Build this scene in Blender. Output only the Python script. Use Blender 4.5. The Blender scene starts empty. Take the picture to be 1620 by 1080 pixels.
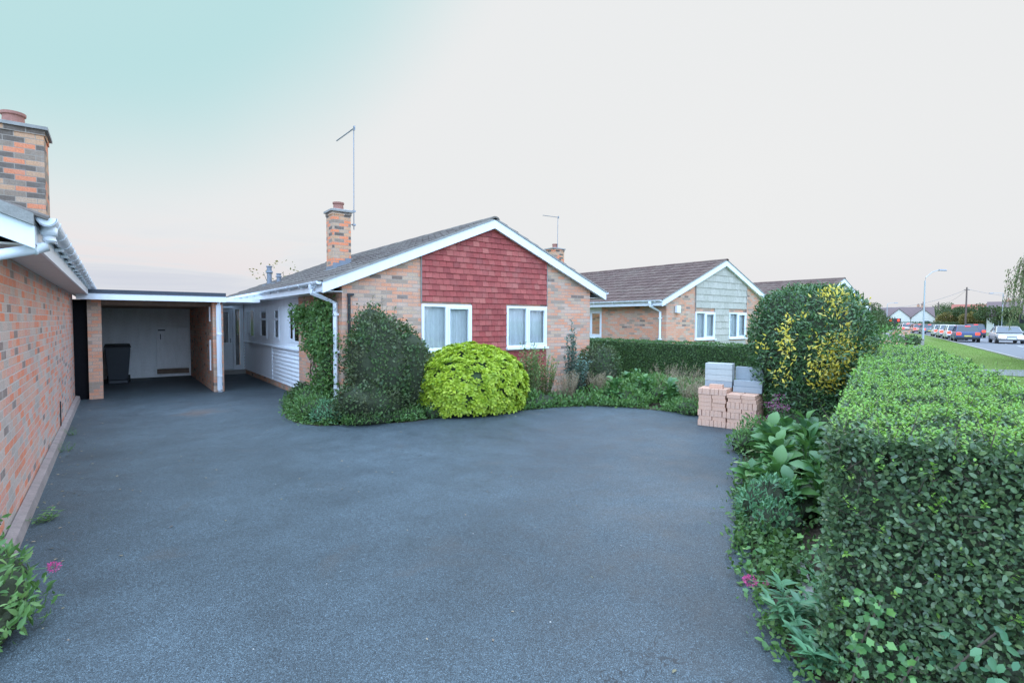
import bpy, math, random
import numpy as np
from mathutils import Matrix, Vector
R = math.radians
scene = bpy.context.scene
COL = scene.collection
rng = np.random.default_rng(7)
random.seed(7)

# ------------------------------------------------------------------ camera
YAW, PITCH, ROLL, CAMH = R(37.4), R(-2.3), R(0.23), 1.75
fwd = Vector((math.sin(YAW)*math.cos(PITCH), math.cos(YAW)*math.cos(PITCH), math.sin(PITCH)))
rt0 = Vector((math.cos(YAW), -math.sin(YAW), 0)); up0 = rt0.cross(fwd)
rt = rt0*math.cos(ROLL) + up0*math.sin(ROLL); up = up0*math.cos(ROLL) - rt0*math.sin(ROLL)
cd = bpy.data.cameras.new('camera'); cam = bpy.data.objects.new('camera', cd); COL.objects.link(cam)
cam.matrix_world = Matrix(((rt.x, up.x, -fwd.x, 0), (rt.y, up.y, -fwd.y, 0), (rt.z, up.z, -fwd.z, CAMH), (0, 0, 0, 1)))
cd.sensor_width = 36; cd.lens = 823/1620*36; cd.clip_start = 0.05; cd.clip_end = 3000
scene.camera = cam
def at(depth, right):            # ground point so far ahead of the standpoint and so far to its right
    return (math.sin(YAW)*depth + math.cos(YAW)*right, math.cos(YAW)*depth - math.sin(YAW)*right)
RD = (0.953, 0.304)              # heading of the road
def rs(s, n): return (RD[0]*s - RD[1]*n, RD[1]*s + RD[0]*n)
RZ = math.atan2(RD[1], RD[0])

# ------------------------------------------------------------------ materials
def new_mat(name):
    m = bpy.data.materials.new(name); m.use_nodes = True
    nt = m.node_tree; nt.nodes.clear()
    out = nt.nodes.new('ShaderNodeOutputMaterial')
    return m, nt, out
def N(nt, t, **kw):
    n = nt.nodes.new('ShaderNode'+t)
    for k, v in kw.items():
        if k in n.inputs: n.inputs[k].default_value = v
        else: setattr(n, k, v)
    return n
def L(nt, a, b): nt.links.new(a, b)
def ramp(nt, fac, stops, interp='LINEAR'):
    r = nt.nodes.new('ShaderNodeValToRGB'); cr = r.color_ramp; cr.interpolation = interp
    while len(cr.elements) < len(stops): cr.elements.new(0.5)
    for e, (p, c) in zip(cr.elements, stops):
        e.position = p; e.color = (c[0], c[1], c[2], 1) if not isinstance(c, (int, float)) else (c, c, c, 1)
    L(nt, fac, r.inputs[0]); return r
def mixc(nt, fac, a, b, blend='MIX'):
    m = nt.nodes.new('ShaderNodeMix'); m.data_type = 'RGBA'; m.blend_type = blend
    for inp, v in ((m.inputs[0], fac), (m.inputs[6], a), (m.inputs[7], b)):
        if hasattr(v, 'node'): L(nt, v, inp)
        elif isinstance(v, (int, float)): inp.default_value = v
        else: inp.default_value = (v[0], v[1], v[2], 1)
    return m.outputs[2]
def math_n(nt, op, a, b=None, c=None):
    m = nt.nodes.new('ShaderNodeMath'); m.operation = op
    for i, v in enumerate((a, b, c)):
        if v is None: continue
        if hasattr(v, 'node'): L(nt, v, m.inputs[i])
        else: m.inputs[i].default_value = v
    return m.outputs[0]
def bsdf(nt, out, base, rough=0.6, spec=0.5, bump=None, bstr=0.3, bdist=0.01, **kw):
    p = nt.nodes.new('ShaderNodeBsdfPrincipled')
    if hasattr(base, 'node'): L(nt, base, p.inputs['Base Color'])
    else: p.inputs['Base Color'].default_value = (base[0], base[1], base[2], 1)
    if hasattr(rough, 'node'): L(nt, rough, p.inputs['Roughness'])
    else: p.inputs['Roughness'].default_value = rough
    p.inputs['Specular IOR Level'].default_value = spec
    for k, v in kw.items(): p.inputs[k].default_value = v
    if bump is not None:
        b = nt.nodes.new('ShaderNodeBump'); b.inputs['Strength'].default_value = bstr; b.inputs['Distance'].default_value = bdist
        L(nt, bump, b.inputs['Height']); L(nt, b.outputs[0], p.inputs['Normal'])
    L(nt, p.outputs[0], out.inputs[0]); return p
def noise(nt, scale, detail=4, rough=0.55, vec=None, dist=0):
    n = N(nt, 'TexNoise', Scale=scale, Detail=detail, Roughness=rough, Distortion=dist)
    if vec is None: vec = N(nt, 'TexCoord').outputs['Object']
    L(nt, vec, n.inputs['Vector']); return n.outputs[0]
def plain(name, c, rough=0.5, var=0.08, scale=6, metallic=0.0, spec=0.5, bump=0.0):
    m, nt, out = new_mat(name)
    f = noise(nt, scale, 6, 0.65)
    r = ramp(nt, f, [(0.3, [x*(1-var) for x in c]), (0.7, [min(1, x*(1+var)) for x in c])])
    f2 = noise(nt, scale*9, 3, 0.6)
    base = mixc(nt, 0.35*min(1, var*6), r.outputs[0], ramp(nt, f2, [(0.3, [x*(1-2*var) for x in c]), (0.65, c)]).outputs[0])
    rr = ramp(nt, f, [(0.2, max(0, rough-0.08)), (0.8, min(1, rough+0.08))])
    bsdf(nt, out, base, rr.outputs[0], spec, bump=f2 if bump else None, bstr=bump or 0.1, bdist=0.004, Metallic=metallic)
    return m
def weathered(name, c, dirt, amount=0.5, rough=0.45):
    """painted board or plastic with grime streaks"""
    m, nt, out = new_mat(name)
    tc = N(nt, 'TexCoord'); mp = N(nt, 'Mapping'); mp.inputs['Scale'].default_value = (3.5, 3.5, 0.7)
    L(nt, tc.outputs['Object'], mp.inputs[0])
    f = noise(nt, 2.2, 7, 0.7, mp.outputs[0]); g = noise(nt, 28, 5, 0.7)
    a = math_n(nt, 'MULTIPLY', ramp(nt, f, [(0.42, 0.0), (0.78, 1.0)]).outputs[0], ramp(nt, g, [(0.3, 0.3), (0.7, 1.0)]).outputs[0])
    base = mixc(nt, math_n(nt, 'MULTIPLY', a, amount), c, dirt)
    bsdf(nt, out, base, ramp(nt, g, [(0.2, rough-0.1), (0.8, rough+0.15)]).outputs[0], 0.45, bump=f, bstr=0.05, bdist=0.004)
    return m
def brick_mat(name, cols, mortar=(0.36, 0.33, 0.29), bump=0.5, stain=0.25, blotch=0.5):
    m, nt, out = new_mat(name)
    tc = N(nt, 'TexCoord'); sp = N(nt, 'SeparateXYZ'); L(nt, tc.outputs['Object'], sp.inputs[0])
    cb = N(nt, 'CombineXYZ'); L(nt, math_n(nt, 'ADD', sp.outputs[0], sp.outputs[1]), cb.inputs[0]); L(nt, sp.outputs[2], cb.inputs[1])
    wob = N(nt, 'TexNoise', Scale=9.0, Detail=2.0); L(nt, tc.outputs['Object'], wob.inputs['Vector'])
    vm = N(nt, 'VectorMath', operation='SCALE'); vm.inputs['Scale'].default_value = 0.006
    L(nt, wob.outputs[1], vm.inputs[0])
    va = N(nt, 'VectorMath', operation='ADD'); L(nt, cb.outputs[0], va.inputs[0]); L(nt, vm.outputs[0], va.inputs[1])
    b = nt.nodes.new('ShaderNodeTexBrick'); L(nt, va.outputs[0], b.inputs['Vector'])
    b.inputs['Color1'].default_value = (0, 0, 0, 1); b.inputs['Color2'].default_value = (1, 1, 1, 1); b.inputs['Mortar'].default_value = (0.5, 0.5, 0.5, 1)
    b.inputs['Scale'].default_value = 1; b.inputs['Mortar Size'].default_value = 0.0055; b.inputs['Mortar Smooth'].default_value = 0.25
    b.inputs['Bias'].default_value = 0; b.inputs['Brick Width'].default_value = 0.225; b.inputs['Row Height'].default_value = 0.075
    n = len(cols); tot = sum(w for w, _ in cols); stops = []; acc = 0
    for w, c in cols: stops.append((acc/tot, c)); acc += w
    cr = ramp(nt, b.outputs[0], stops, 'CONSTANT')
    f = noise(nt, 55, 5, 0.7); g = noise(nt, 1.1, 4, 0.6); h = noise(nt, 7, 4, 0.7)
    col = mixc(nt, 0.85, cr.outputs[0], ramp(nt, f, [(0.25, 0.55), (0.7, 1.25)]).outputs[0], 'MULTIPLY')
    col = mixc(nt, ramp(nt, h, [(0.48, 0.0), (0.72, blotch)]).outputs[0], col, (0.50, 0.46, 0.42))
    col = mixc(nt, b.outputs[1], col, mixc(nt, ramp(nt, f, [(0.3, 0), (0.7, 1)]).outputs[0], [x*0.7 for x in mortar], mortar))
    col = mixc(nt, math_n(nt, 'MULTIPLY', ramp(nt, g, [(0.45, 0), (0.7, 1)]).outputs[0], stain), col, (0.17, 0.16, 0.15))
    hgt = math_n(nt, 'SUBTRACT', math_n(nt, 'MULTIPLY', f, 0.25), b.outputs[1])
    bsdf(nt, out, col, 0.88, 0.25, bump=hgt, bstr=bump, bdist=0.008)
    return m
def island_mat(name, cols, rough=0.7, bump=0.2, spec=0.4, nscale=30, patch=None):
    """colour picked per separate piece (tiles, bricks)"""
    m, nt, out = new_mat(name)
    g = N(nt, 'NewGeometry'); cr = ramp(nt, g.outputs['Random Per Island'], [(i/max(1, len(cols)-1), c) for i, c in enumerate(cols)])
    f = noise(nt, nscale, 5, 0.7); h = noise(nt, 2.0, 5, 0.65)
    col = mixc(nt, 0.7, cr.outputs[0], ramp(nt, f, [(0.25, 0.6), (0.7, 1.2)]).outputs[0], 'MULTIPLY')
    if patch: col = mixc(nt, ramp(nt, h, [(0.5, 0.0), (0.75, 0.6)]).outputs[0], col, patch)
    bsdf(nt, out, col, rough, spec, bump=f, bstr=bump, bdist=0.004)
    return m
def leaf_mat(name, cols, rough=0.45, trans=0.25, clump=None, cscale=3.0, spec=0.4):
    m, nt, out = new_mat(name)
    g = N(nt, 'NewGeometry'); cr = ramp(nt, g.outputs['Random Per Island'], [(i/max(1, len(cols)-1), c) for i, c in enumerate(cols)])
    col = cr.outputs[0]
    if clump:
        f = noise(nt, cscale, 3, 0.6)
        col = mixc(nt, ramp(nt, f, [(0.42, 0.0), (0.66, 0.75)]).outputs[0], col, clump)
    p = nt.nodes.new('ShaderNodeBsdfPrincipled'); L(nt, col, p.inputs['Base Color']); p.inputs['Roughness'].default_value = rough
    p.inputs['Specular IOR Level'].default_value = spec
    t = nt.nodes.new('ShaderNodeBsdfTranslucent'); L(nt, mixc(nt, 0.6, col, (1.0, 1.0, 0.35), 'MULTIPLY'), t.inputs[0])
    ms = nt.nodes.new('ShaderNodeMixShader'); ms.inputs[0].default_value = trans
    L(nt, p.outputs[0], ms.inputs[1]); L(nt, t.outputs[0], ms.inputs[2]); L(nt, ms.outputs[0], out.inputs[0])
    return m
def glow(name, c, strength):
    m, nt, out = new_mat(name); e = nt.nodes.new('ShaderNodeEmission')
    e.inputs[0].default_value = (c[0], c[1], c[2], 1); e.inputs[1].default_value = strength
    L(nt, e.outputs[0], out.inputs[0]); return m
def glass_mat():
    m, nt, out = new_mat('window_glass')
    t = nt.nodes.new('ShaderNodeBsdfTransparent'); t.inputs[0].default_value = (0.93, 0.96, 0.97, 1)
    g = nt.nodes.new('ShaderNodeBsdfGlossy'); g.inputs['Roughness'].default_value = 0.03
    f = nt.nodes.new('ShaderNodeFresnel'); f.inputs[0].default_value = 1.5
    s = nt.nodes.new('ShaderNodeMixShader'); L(nt, math_n(nt, 'MULTIPLY_ADD', f.outputs[0], 1.0, 0.08), s.inputs[0])
    L(nt, t.outputs[0], s.inputs[1]); L(nt, g.outputs[0], s.inputs[2]); L(nt, s.outputs[0], out.inputs[0])
    return m
def asphalt_mat(name, c=(0.039, 0.053, 0.060), fine=260, big=0.5, light=1.0):
    m, nt, out = new_mat(name)
    tc = N(nt, 'TexCoord')
    v = N(nt, 'TexVoronoi', Scale=float(fine)); L(nt, tc.outputs['Object'], v.inputs['Vector'])
    sepc = N(nt, 'SeparateColor'); L(nt, v.outputs['Color'], sepc.inputs[0])
    stone = ramp(nt, sepc.outputs[0], [(0.0, [x*0.3 for x in c]), (0.45, c), (0.9, [x*2.1 for x in c]), (0.985, [x*3.8 for x in c])])
    f1 = noise(nt, big, 5, 0.6); f2 = noise(nt, 2.3, 6, 0.65); f3 = noise(nt, 38, 4, 0.7)
    a = ramp(nt, f1, [(0.32, 0.72), (0.68, 1.22)]); b = ramp(nt, f2, [(0.35, 0.84), (0.65, 1.14)]); d = ramp(nt, f3, [(0.3, 0.78), (0.7, 1.2)])
    col = mixc(nt, 1.0, stone.outputs[0], a.outputs[0], 'MULTIPLY'); col = mixc(nt, 1.0, col, b.outputs[0], 'MULTIPLY'); col = mixc(nt, 1.0, col, d.outputs[0], 'MULTIPLY')
    # grit and pale crumbs
    vg = N(nt, 'TexVoronoi', Scale=9.0); L(nt, tc.outputs['Object'], vg.inputs['Vector'])
    sg = N(nt, 'SeparateColor'); L(nt, vg.outputs['Color'], sg.inputs[0])
    crumb = math_n(nt, 'MULTIPLY', math_n(nt, 'LESS_THAN', vg.outputs['Distance'], math_n(nt, 'MULTIPLY', sg.outputs[1], 0.055)), math_n(nt, 'GREATER_THAN', sg.outputs[0], 0.72))
    col = mixc(nt, crumb, col, (0.42, 0.41, 0.38))
    # rusty patch by the carport, worn lane
    sv = N(nt, 'VectorMath', operation='DISTANCE'); L(nt, tc.outputs['Object'], sv.inputs[0]); sv.inputs[1].default_value = (1.25, 11.3, 0)
    st_ = math_n(nt, 'MULTIPLY', ramp(nt, math_n(nt, 'ADD', sv.outputs['Value'], math_n(nt, 'MULTIPLY', f2, 0.9)), [(0.55, 0.55), (0.95, 0.0)]).outputs[0], 1.0)
    col = mixc(nt, st_, col, (0.12, 0.07, 0.045))
    # old stains
    f4 = noise(nt, 0.9, 3, 0.5, dist=1.5)
    col = mixc(nt, ramp(nt, f4, [(0.62, 0.0), (0.72, 0.3)]).outputs[0], col, (0.075, 0.062, 0.052))
    wv = N(nt, 'VectorMath', operation='ADD'); L(nt, tc.outputs['Object'], wv.inputs[0])
    nz = N(nt, 'TexNoise', Scale=3.0, Detail=5.0); L(nt, tc.outputs['Object'], nz.inputs['Vector']); L(nt, nz.outputs[1], wv.inputs[1])
    ck = N(nt, 'TexVoronoi', Scale=0.42, feature='DISTANCE_TO_EDGE'); L(nt, wv.outputs[0], ck.inputs['Vector'])
    ckm = math_n(nt, 'MULTIPLY', math_n(nt, 'LESS_THAN', ck.outputs['Distance'], 0.0022), ramp(nt, f1, [(0.5, 0.0), (0.6, 0.75)]).outputs[0])
    col = mixc(nt, ckm, col, (0.012, 0.012, 0.012))
    hh = math_n(nt, 'ADD', math_n(nt, 'MULTIPLY', v.outputs['Distance'], -1.0), math_n(nt, 'MULTIPLY', f3, 0.6))
    bsdf(nt, out, col, ramp(nt, f2, [(0.3, 0.5), (0.7, 0.72)]).outputs[0], 0.5*light, bump=hh, bstr=0.55, bdist=0.004)
    return m
def grass_mat(name, a, b, c):
    m, nt, out = new_mat(name)
    f = noise(nt, 0.7, 6, 0.7); g = noise(nt, 22, 5, 0.75)
    r = ramp(nt, f, [(0.3, a), (0.52, b), (0.72, c)])
    col = mixc(nt, 0.8, r.outputs[0], ramp(nt, g, [(0.3, 0.45), (0.7, 1.35)]).outputs[0], 'MULTIPLY')
    bsdf(nt, out, col, 0.9, 0.2, bump=g, bstr=0.8, bdist=0.04)
    return m

M = {}
M['brick'] = brick_mat('multi_stock_brick', [(3, (0.24, 0.17, 0.135)), (10, (0.40, 0.29, 0.215)), (17, (0.56, 0.39, 0.275)), (27, (0.70, 0.315, 0.185)), (17, (0.60, 0.41, 0.31)), (26, (0.68, 0.36, 0.235))], mortar=(0.44, 0.37, 0.32), blotch=0.3)
M['brick_left'] = brick_mat('red_stock_brick', [(6, (0.30, 0.22, 0.19)), (16, (0.52, 0.41, 0.35)), (27, (0.70, 0.38, 0.28)), (18, (0.80, 0.27, 0.15)), (14, (0.60, 0.45, 0.38)), (19, (0.74, 0.34, 0.25))], mortar=(0.68, 0.60, 0.54), blotch=0.45)
M['brick_dark'] = brick_mat('chimney_brick', [(18, (0.15, 0.115, 0.09)), (18, (0.30, 0.22, 0.16)), (22, (0.58, 0.33, 0.19)), (30, (0.74, 0.25, 0.12)), (12, (0.50, 0.34, 0.23))], mortar=(0.40, 0.34, 0.28), blotch=0.25)
M['white'] = weathered('white_upvc', (0.80, 0.85, 0.90), (0.50, 0.50, 0.47), 0.35, 0.35)
M['white_board'] = weathered('white_boarding', (0.84, 0.88, 0.92), (0.46, 0.46, 0.43), 0.4, 0.5)
M['soffit'] = weathered('painted_soffit', (0.715, 0.650, 0.611), (0.390, 0.351, 0.325), 0.5, 0.6)
M['felt'] = plain('roofing_felt', (0.07, 0.08, 0.10), 0.85, 0.25, 5, bump=0.3)
M['door_white'] = weathered('garage_door_paint', (0.84, 0.86, 0.86), (0.36, 0.35, 0.32), 0.5, 0.5)
M['timber'] = plain('old_timber', (0.20, 0.14, 0.10), 0.8, 0.3, 5, bump=0.3)
M['black'] = plain('black_plastic', (0.018, 0.02, 0.023), 0.5, 0.2, 8)
M['gap_dark'] = plain('gap_shade_black', (0.012, 0.012, 0.014), 0.97, 0.2, 6, spec=0.05)  # near-black standing in for the darkness of the gap by the carport
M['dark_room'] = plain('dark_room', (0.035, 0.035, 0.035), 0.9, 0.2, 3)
M['cement'] = plain('cement_mortar', (0.30, 0.29, 0.27), 0.9, 0.25, 9, bump=0.5)
M['concrete'] = plain('concrete', (0.34, 0.32, 0.29), 0.9, 0.25, 4, bump=0.5)
M['lead'] = plain('lead_flashing', (0.20, 0.22, 0.25), 0.55, 0.2, 6, metallic=0.3)
M['pot'] = plain('terracotta_pot', (0.33, 0.15, 0.115), 0.8, 0.25, 8, bump=0.3)
M['roof'] = island_mat('concrete_roof_tile', [(0.105, 0.085, 0.075), (0.14, 0.115, 0.10), (0.17, 0.145, 0.125), (0.125, 0.105, 0.095)], 0.85, 0.5, 0.3, 40, (0.20, 0.19, 0.15))
M['roof_brown'] = island_mat('brown_roof_tile', [(0.10, 0.06, 0.05), (0.13, 0.08, 0.065), (0.15, 0.10, 0.08), (0.115, 0.072, 0.06)], 0.85, 0.4, 0.3, 40, (0.16, 0.13, 0.10))
M['tile_red'] = island_mat('red_hung_tile', [(0.24, 0.045, 0.042), (0.36, 0.068, 0.06), (0.28, 0.055, 0.05), (0.42, 0.10, 0.085), (0.31, 0.058, 0.052), (0.44, 0.13, 0.105)], 0.7, 0.35, 0.4, 26, (0.34, 0.14, 0.12))
M['tile_grey'] = island_mat('grey_green_shingle', [(0.42, 0.40, 0.34), (0.46, 0.44, 0.38), (0.50, 0.47, 0.41)], 0.85, 0.3, 0.3, 20, (0.37, 0.35, 0.29))
M['glass'] = glass_mat()
M['curtain'] = plain('net_curtain', (0.86, 0.90, 0.90), 0.9, 0.08, 3)
M['asphalt'] = asphalt_mat('drive_asphalt')
M['road'] = plain('road_surface', (0.15, 0.155, 0.165), 0.8, 0.12, 1.2, bump=0.2)
M['paving'] = plain('footpath_tarmac', (0.17, 0.17, 0.18), 0.85, 0.15, 4)
M['kerb'] = plain('kerb_concrete', (0.33, 0.32, 0.30), 0.85, 0.2, 3)
M['line'] = plain('road_paint', (0.7, 0.7, 0.68), 0.7, 0.1, 4)
M['soil'] = grass_mat('bed_soil', (0.055, 0.04, 0.028), (0.09, 0.065, 0.045), (0.05, 0.06, 0.025))
M['grass'] = grass_mat('lawn_grass', (0.10, 0.16, 0.035), (0.15, 0.22, 0.05), (0.19, 0.22, 0.07))
M['galv'] = plain('galvanised_steel', (0.38, 0.42, 0.44), 0.5, 0.1, 4, metallic=0.4)
M['alu'] = plain('dull_aluminium', (0.25, 0.27, 0.30), 0.45, 0.1, 8, metallic=0.6)
M['wood_pole'] = plain('creosoted_pole', (0.14, 0.10, 0.085), 0.9, 0.2, 3)
M['bark'] = plain('bark', (0.10, 0.075, 0.055), 0.95, 0.3, 12, bump=0.7)
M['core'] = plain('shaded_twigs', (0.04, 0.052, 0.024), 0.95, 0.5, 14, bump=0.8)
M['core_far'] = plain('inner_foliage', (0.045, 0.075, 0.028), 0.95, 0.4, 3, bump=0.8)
M['new_brick'] = island_mat('new_brick', [(0.60, 0.32, 0.22), (0.64, 0.42, 0.31), (0.70, 0.28, 0.15), (0.60, 0.42, 0.33), (0.66, 0.36, 0.25)], 0.9, 0.4, 0.2, 60, (0.60, 0.44, 0.37))
M['block'] = plain('concrete_block', (0.32, 0.35, 0.37), 0.95, 0.12, 20, bump=0.5)
M['block_pale'] = plain('pale_block', (0.46, 0.47, 0.45), 0.95, 0.12, 20, bump=0.5)
M['tyre'] = plain('tyre_rubber', (0.02, 0.02, 0.02), 0.8, 0.1, 10)
M['rim'] = plain('alloy_rim', (0.42, 0.43, 0.44), 0.35, 0.1, 6, metallic=0.7)
M['car_glass'] = plain('tinted_car_glass', (0.03, 0.04, 0.05), 0.08, 0.05, 2, spec=0.8)
M['tail_on'] = glow('lit_brake_lamp', (1.0, 0.06, 0.04), 4.0)
M['head_on'] = glow('lit_headlamp', (1.0, 0.92, 0.80), 4.0)
M['amber'] = plain('amber_lens', (0.7, 0.25, 0.03), 0.3, 0.05, 4)
M['plate_y'] = plain('rear_plate', (0.65, 0.55, 0.1), 0.5, 0.05, 4)
M['plate_w'] = plain('front_plate', (0.7, 0.7, 0.68), 0.5, 0.05, 4)
def paint(name, c, r=0.3): return plain(name, c, r, 0.04, 1.5, spec=0.6)
M['render'] = plain('cream_render', (0.62, 0.60, 0.55), 0.85, 0.08, 2)
M['roof_far'] = plain('far_roof_tile', (0.15, 0.10, 0.095), 0.85, 0.2, 3, bump=0.4)
M['roof_red'] = plain('red_roof_tile', (0.34, 0.11, 0.075), 0.85, 0.2, 3, bump=0.4)
# leaves
M['lf_privet'] = leaf_mat('privet_leaf', [(0.052, 0.093, 0.045), (0.083, 0.150, 0.060), (0.112, 0.187, 0.072), (0.066, 0.120, 0.064), (0.168, 0.239, 0.089)], 0.36, 0.2, spec=0.55)
M['lf_tip'] = leaf_mat('young_privet_leaf', [(0.169, 0.351, 0.054), (0.234, 0.442, 0.068), (0.143, 0.299, 0.068), (0.312, 0.468, 0.095)], 0.42, 0.35)
M['lf_box'] = leaf_mat('hedge_leaf', [(0.045, 0.102, 0.031), (0.075, 0.153, 0.044), (0.113, 0.204, 0.054), (0.060, 0.124, 0.047)], 0.5, 0.25)
M['lf_round'] = leaf_mat('broad_shrub_leaf', [(0.030, 0.081, 0.031), (0.060, 0.139, 0.047), (0.090, 0.189, 0.059), (0.041, 0.102, 0.044), (0.149, 0.248, 0.070)], 0.35, 0.2, spec=0.55)
M['lf_gold'] = leaf_mat('golden_leaf', [(0.62, 0.47, 0.04), (0.75, 0.60, 0.08), (0.55, 0.48, 0.06), (0.72, 0.62, 0.22)], 0.5, 0.3)
M['lf_lime'] = leaf_mat('lime_leaf', [(0.18, 0.32, 0.03), (0.42, 0.52, 0.035), (0.50, 0.62, 0.05), (0.34, 0.48, 0.04), (0.58, 0.66, 0.09)], 0.5, 0.32, clump=(0.30, 0.42, 0.04), cscale=5)
M['lf_dark'] = leaf_mat('dark_shrub_leaf', [(0.025, 0.06, 0.022), (0.06, 0.12, 0.04), (0.10, 0.18, 0.055), (0.04, 0.085, 0.035), (0.13, 0.20, 0.07)], 0.5, 0.22, clump=(0.10, 0.10, 0.05), cscale=3.2)
M['lf_climb'] = leaf_mat('climber_leaf', [(0.078, 0.169, 0.041), (0.130, 0.260, 0.068), (0.091, 0.195, 0.068), (0.195, 0.312, 0.095)], 0.5, 0.3)
M['lf_hosta'] = leaf_mat('broad_garden_leaf', [(0.066, 0.171, 0.058), (0.088, 0.213, 0.069), (0.122, 0.256, 0.069), (0.077, 0.181, 0.092)], 0.38, 0.25, spec=0.5)
M['lf_lance'] = leaf_mat('blue_green_lance_leaf', [(0.078, 0.208, 0.101), (0.117, 0.273, 0.135), (0.156, 0.325, 0.149), (0.104, 0.221, 0.135)], 0.45, 0.25)
M['lf_ivy'] = leaf_mat('ivy_leaf', [(0.065, 0.169, 0.054), (0.104, 0.247, 0.068), (0.182, 0.364, 0.081)], 0.38, 0.2, spec=0.5)
M['lf_teal'] = leaf_mat('glaucous_leaf', [(0.078, 0.156, 0.121), (0.117, 0.221, 0.176), (0.156, 0.260, 0.216)], 0.55, 0.2)
M['lf_wisp'] = leaf_mat('feathery_leaf', [(0.169, 0.260, 0.081), (0.234, 0.338, 0.108), (0.143, 0.221, 0.081)], 0.6, 0.3)
M['lf_dry'] = leaf_mat('dry_stalk', [(0.30, 0.22, 0.15), (0.42, 0.34, 0.22), (0.24, 0.17, 0.13), (0.24, 0.24, 0.12)], 0.85, 0.2)
M['lf_far'] = leaf_mat('far_tree_leaf', [(0.035, 0.06, 0.02), (0.06, 0.095, 0.03), (0.08, 0.115, 0.04)], 0.7, 0.2)
M['lf_far_y'] = leaf_mat('autumn_leaf', [(0.17, 0.14, 0.04), (0.22, 0.17, 0.05), (0.12, 0.13, 0.04)], 0.7, 0.2)
M['lf_willow'] = leaf_mat('willow_leaf', [(0.130, 0.195, 0.081), (0.195, 0.247, 0.108), (0.260, 0.247, 0.135)], 0.6, 0.3)
M['lf_grass'] = leaf_mat('grass_blade', [(0.156, 0.260, 0.054), (0.221, 0.351, 0.074), (0.286, 0.351, 0.121)], 0.7, 0.3)
M['petal'] = leaf_mat('pink_petal', [(0.62, 0.06, 0.28), (0.72, 0.13, 0.38), (0.55, 0.05, 0.22)], 0.6, 0.3)
M['petal_dull'] = leaf_mat('dull_pink_petal', [(0.38, 0.10, 0.24), (0.45, 0.16, 0.32), (0.30, 0.09, 0.18)], 0.6, 0.3)
M['petal_white'] = leaf_mat('white_petal', [(0.75, 0.75, 0.70), (0.7, 0.7, 0.68)], 0.6, 0.3)

# ------------------------------------------------------------------ mesh collector
class MB:
    def __init__(s): s.v = []; s.f = []
    def add(s, vs, fs):
        o = len(s.v); s.v += [tuple(v) for v in vs]; s.f += [tuple(i+o for i in f) for f in fs]; return s
    def box(s, x0, x1, y0, y1, z0, z1, rot=0, piv=None):
        vs = [(x, y, z) for z in (z0, z1) for y in (y0, y1) for x in (x0, x1)]
        if rot:
            px, py = piv or ((x0+x1)/2, (y0+y1)/2); c, sn = math.cos(rot), math.sin(rot)
            vs = [(px+(x-px)*c-(y-py)*sn, py+(x-px)*sn+(y-py)*c, z) for x, y, z in vs]
        return s.add(vs, [(0, 2, 3, 1), (4, 5, 7, 6), (0, 1, 5, 4), (2, 6, 7, 3), (0, 4, 6, 2), (1, 3, 7, 5)])
    def hexa(s, b, t):   # bottom ring of 4, top ring of 4 (counter-clockwise seen from outside of t)
        return s.add(list(b)+list(t), [(3, 2, 1, 0), (4, 5, 6, 7), (0, 1, 5, 4), (1, 2, 6, 5), (2, 3, 7, 6), (3, 0, 4, 7)])
    def prism(s, poly, fn, a, b):
        n = len(poly); vs = [fn(u, v, a) for u, v in poly]+[fn(u, v, b) for u, v in poly]
        return s.add(vs, [tuple(range(n))[::-1], tuple(range(n, 2*n))]+[(i, (i+1) % n, (i+1) % n+n, i+n) for i in range(n)])
    def tube(s, pts, r, n=8, caps=True):
        pts = [Vector(p) for p in pts]; rs_ = r if isinstance(r, (list, tuple)) else [r]*len(pts); rings = []
        for i, p in enumerate(pts):
            d = (pts[min(i+1, len(pts)-1)]-pts[max(i-1, 0)]).normalized()
            a = d.cross(Vector((0, 0, 1)) if abs(d.z) < 0.95 else Vector((1, 0, 0))).normalized(); b = a.cross(d)
            rings.append([p+(a*math.cos(2*math.pi*k/n)+b*math.sin(2*math.pi*k/n))*rs_[i] for k in range(n)])
        vs = [q for ring in rings for q in ring]; fs = []
        for i in range(len(pts)-1):
            for k in range(n): fs.append((i*n+k, (i+1)*n+k, (i+1)*n+(k+1) % n, i*n+(k+1) % n))
        if caps: fs.append(tuple(range(n))); fs.append(tuple(range((len(pts)-1)*n, len(pts)*n))[::-1])
        return s.add(vs, fs)
    def sqtube(s, pts, w, d=None):
        return s.tube(pts, w*0.7071, 4)
    def lathe(s, cx, cy, prof, n=16):
        vs = [(cx+r*math.cos(2*math.pi*k/n), cy+r*math.sin(2*math.pi*k/n), z) for r, z in prof for k in range(n)]; fs = []
        for i in range(len(prof)-1):
            for k in range(n): fs.append((i*n+k, i*n+(k+1) % n, (i+1)*n+(k+1) % n, (i+1)*n+k))
        fs.append(tuple(range(n))[::-1]); fs.append(tuple(range((len(prof)-1)*n, len(prof)*n)))
        return s.add(vs, fs)
    def build(s, name, mat, parent=None, smooth=False, bevel=0, loc=None):
        me = bpy.data.meshes.new(name); me.from_pydata(s.v, [], s.f); me.update()
        me.materials.append(mat if not isinstance(mat, str) else M[mat])
        if smooth: me.shade_smooth()
        o = bpy.data.objects.new(name, me); COL.objects.link(o)
        if parent: o.parent = parent
        if loc: o.location = loc
        if bevel:
            b = o.modifiers.new('bevel', 'BEVEL'); b.width = bevel; b.segments = 2; b.limit_method = 'ANGLE'
        return o
def tag(o, label=None, cat=None, group=None, kind=None):
    if label: o['label'] = label
    if cat: o['category'] = cat
    if group: o['group'] = group
    if kind: o['kind'] = kind
    return o
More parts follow.
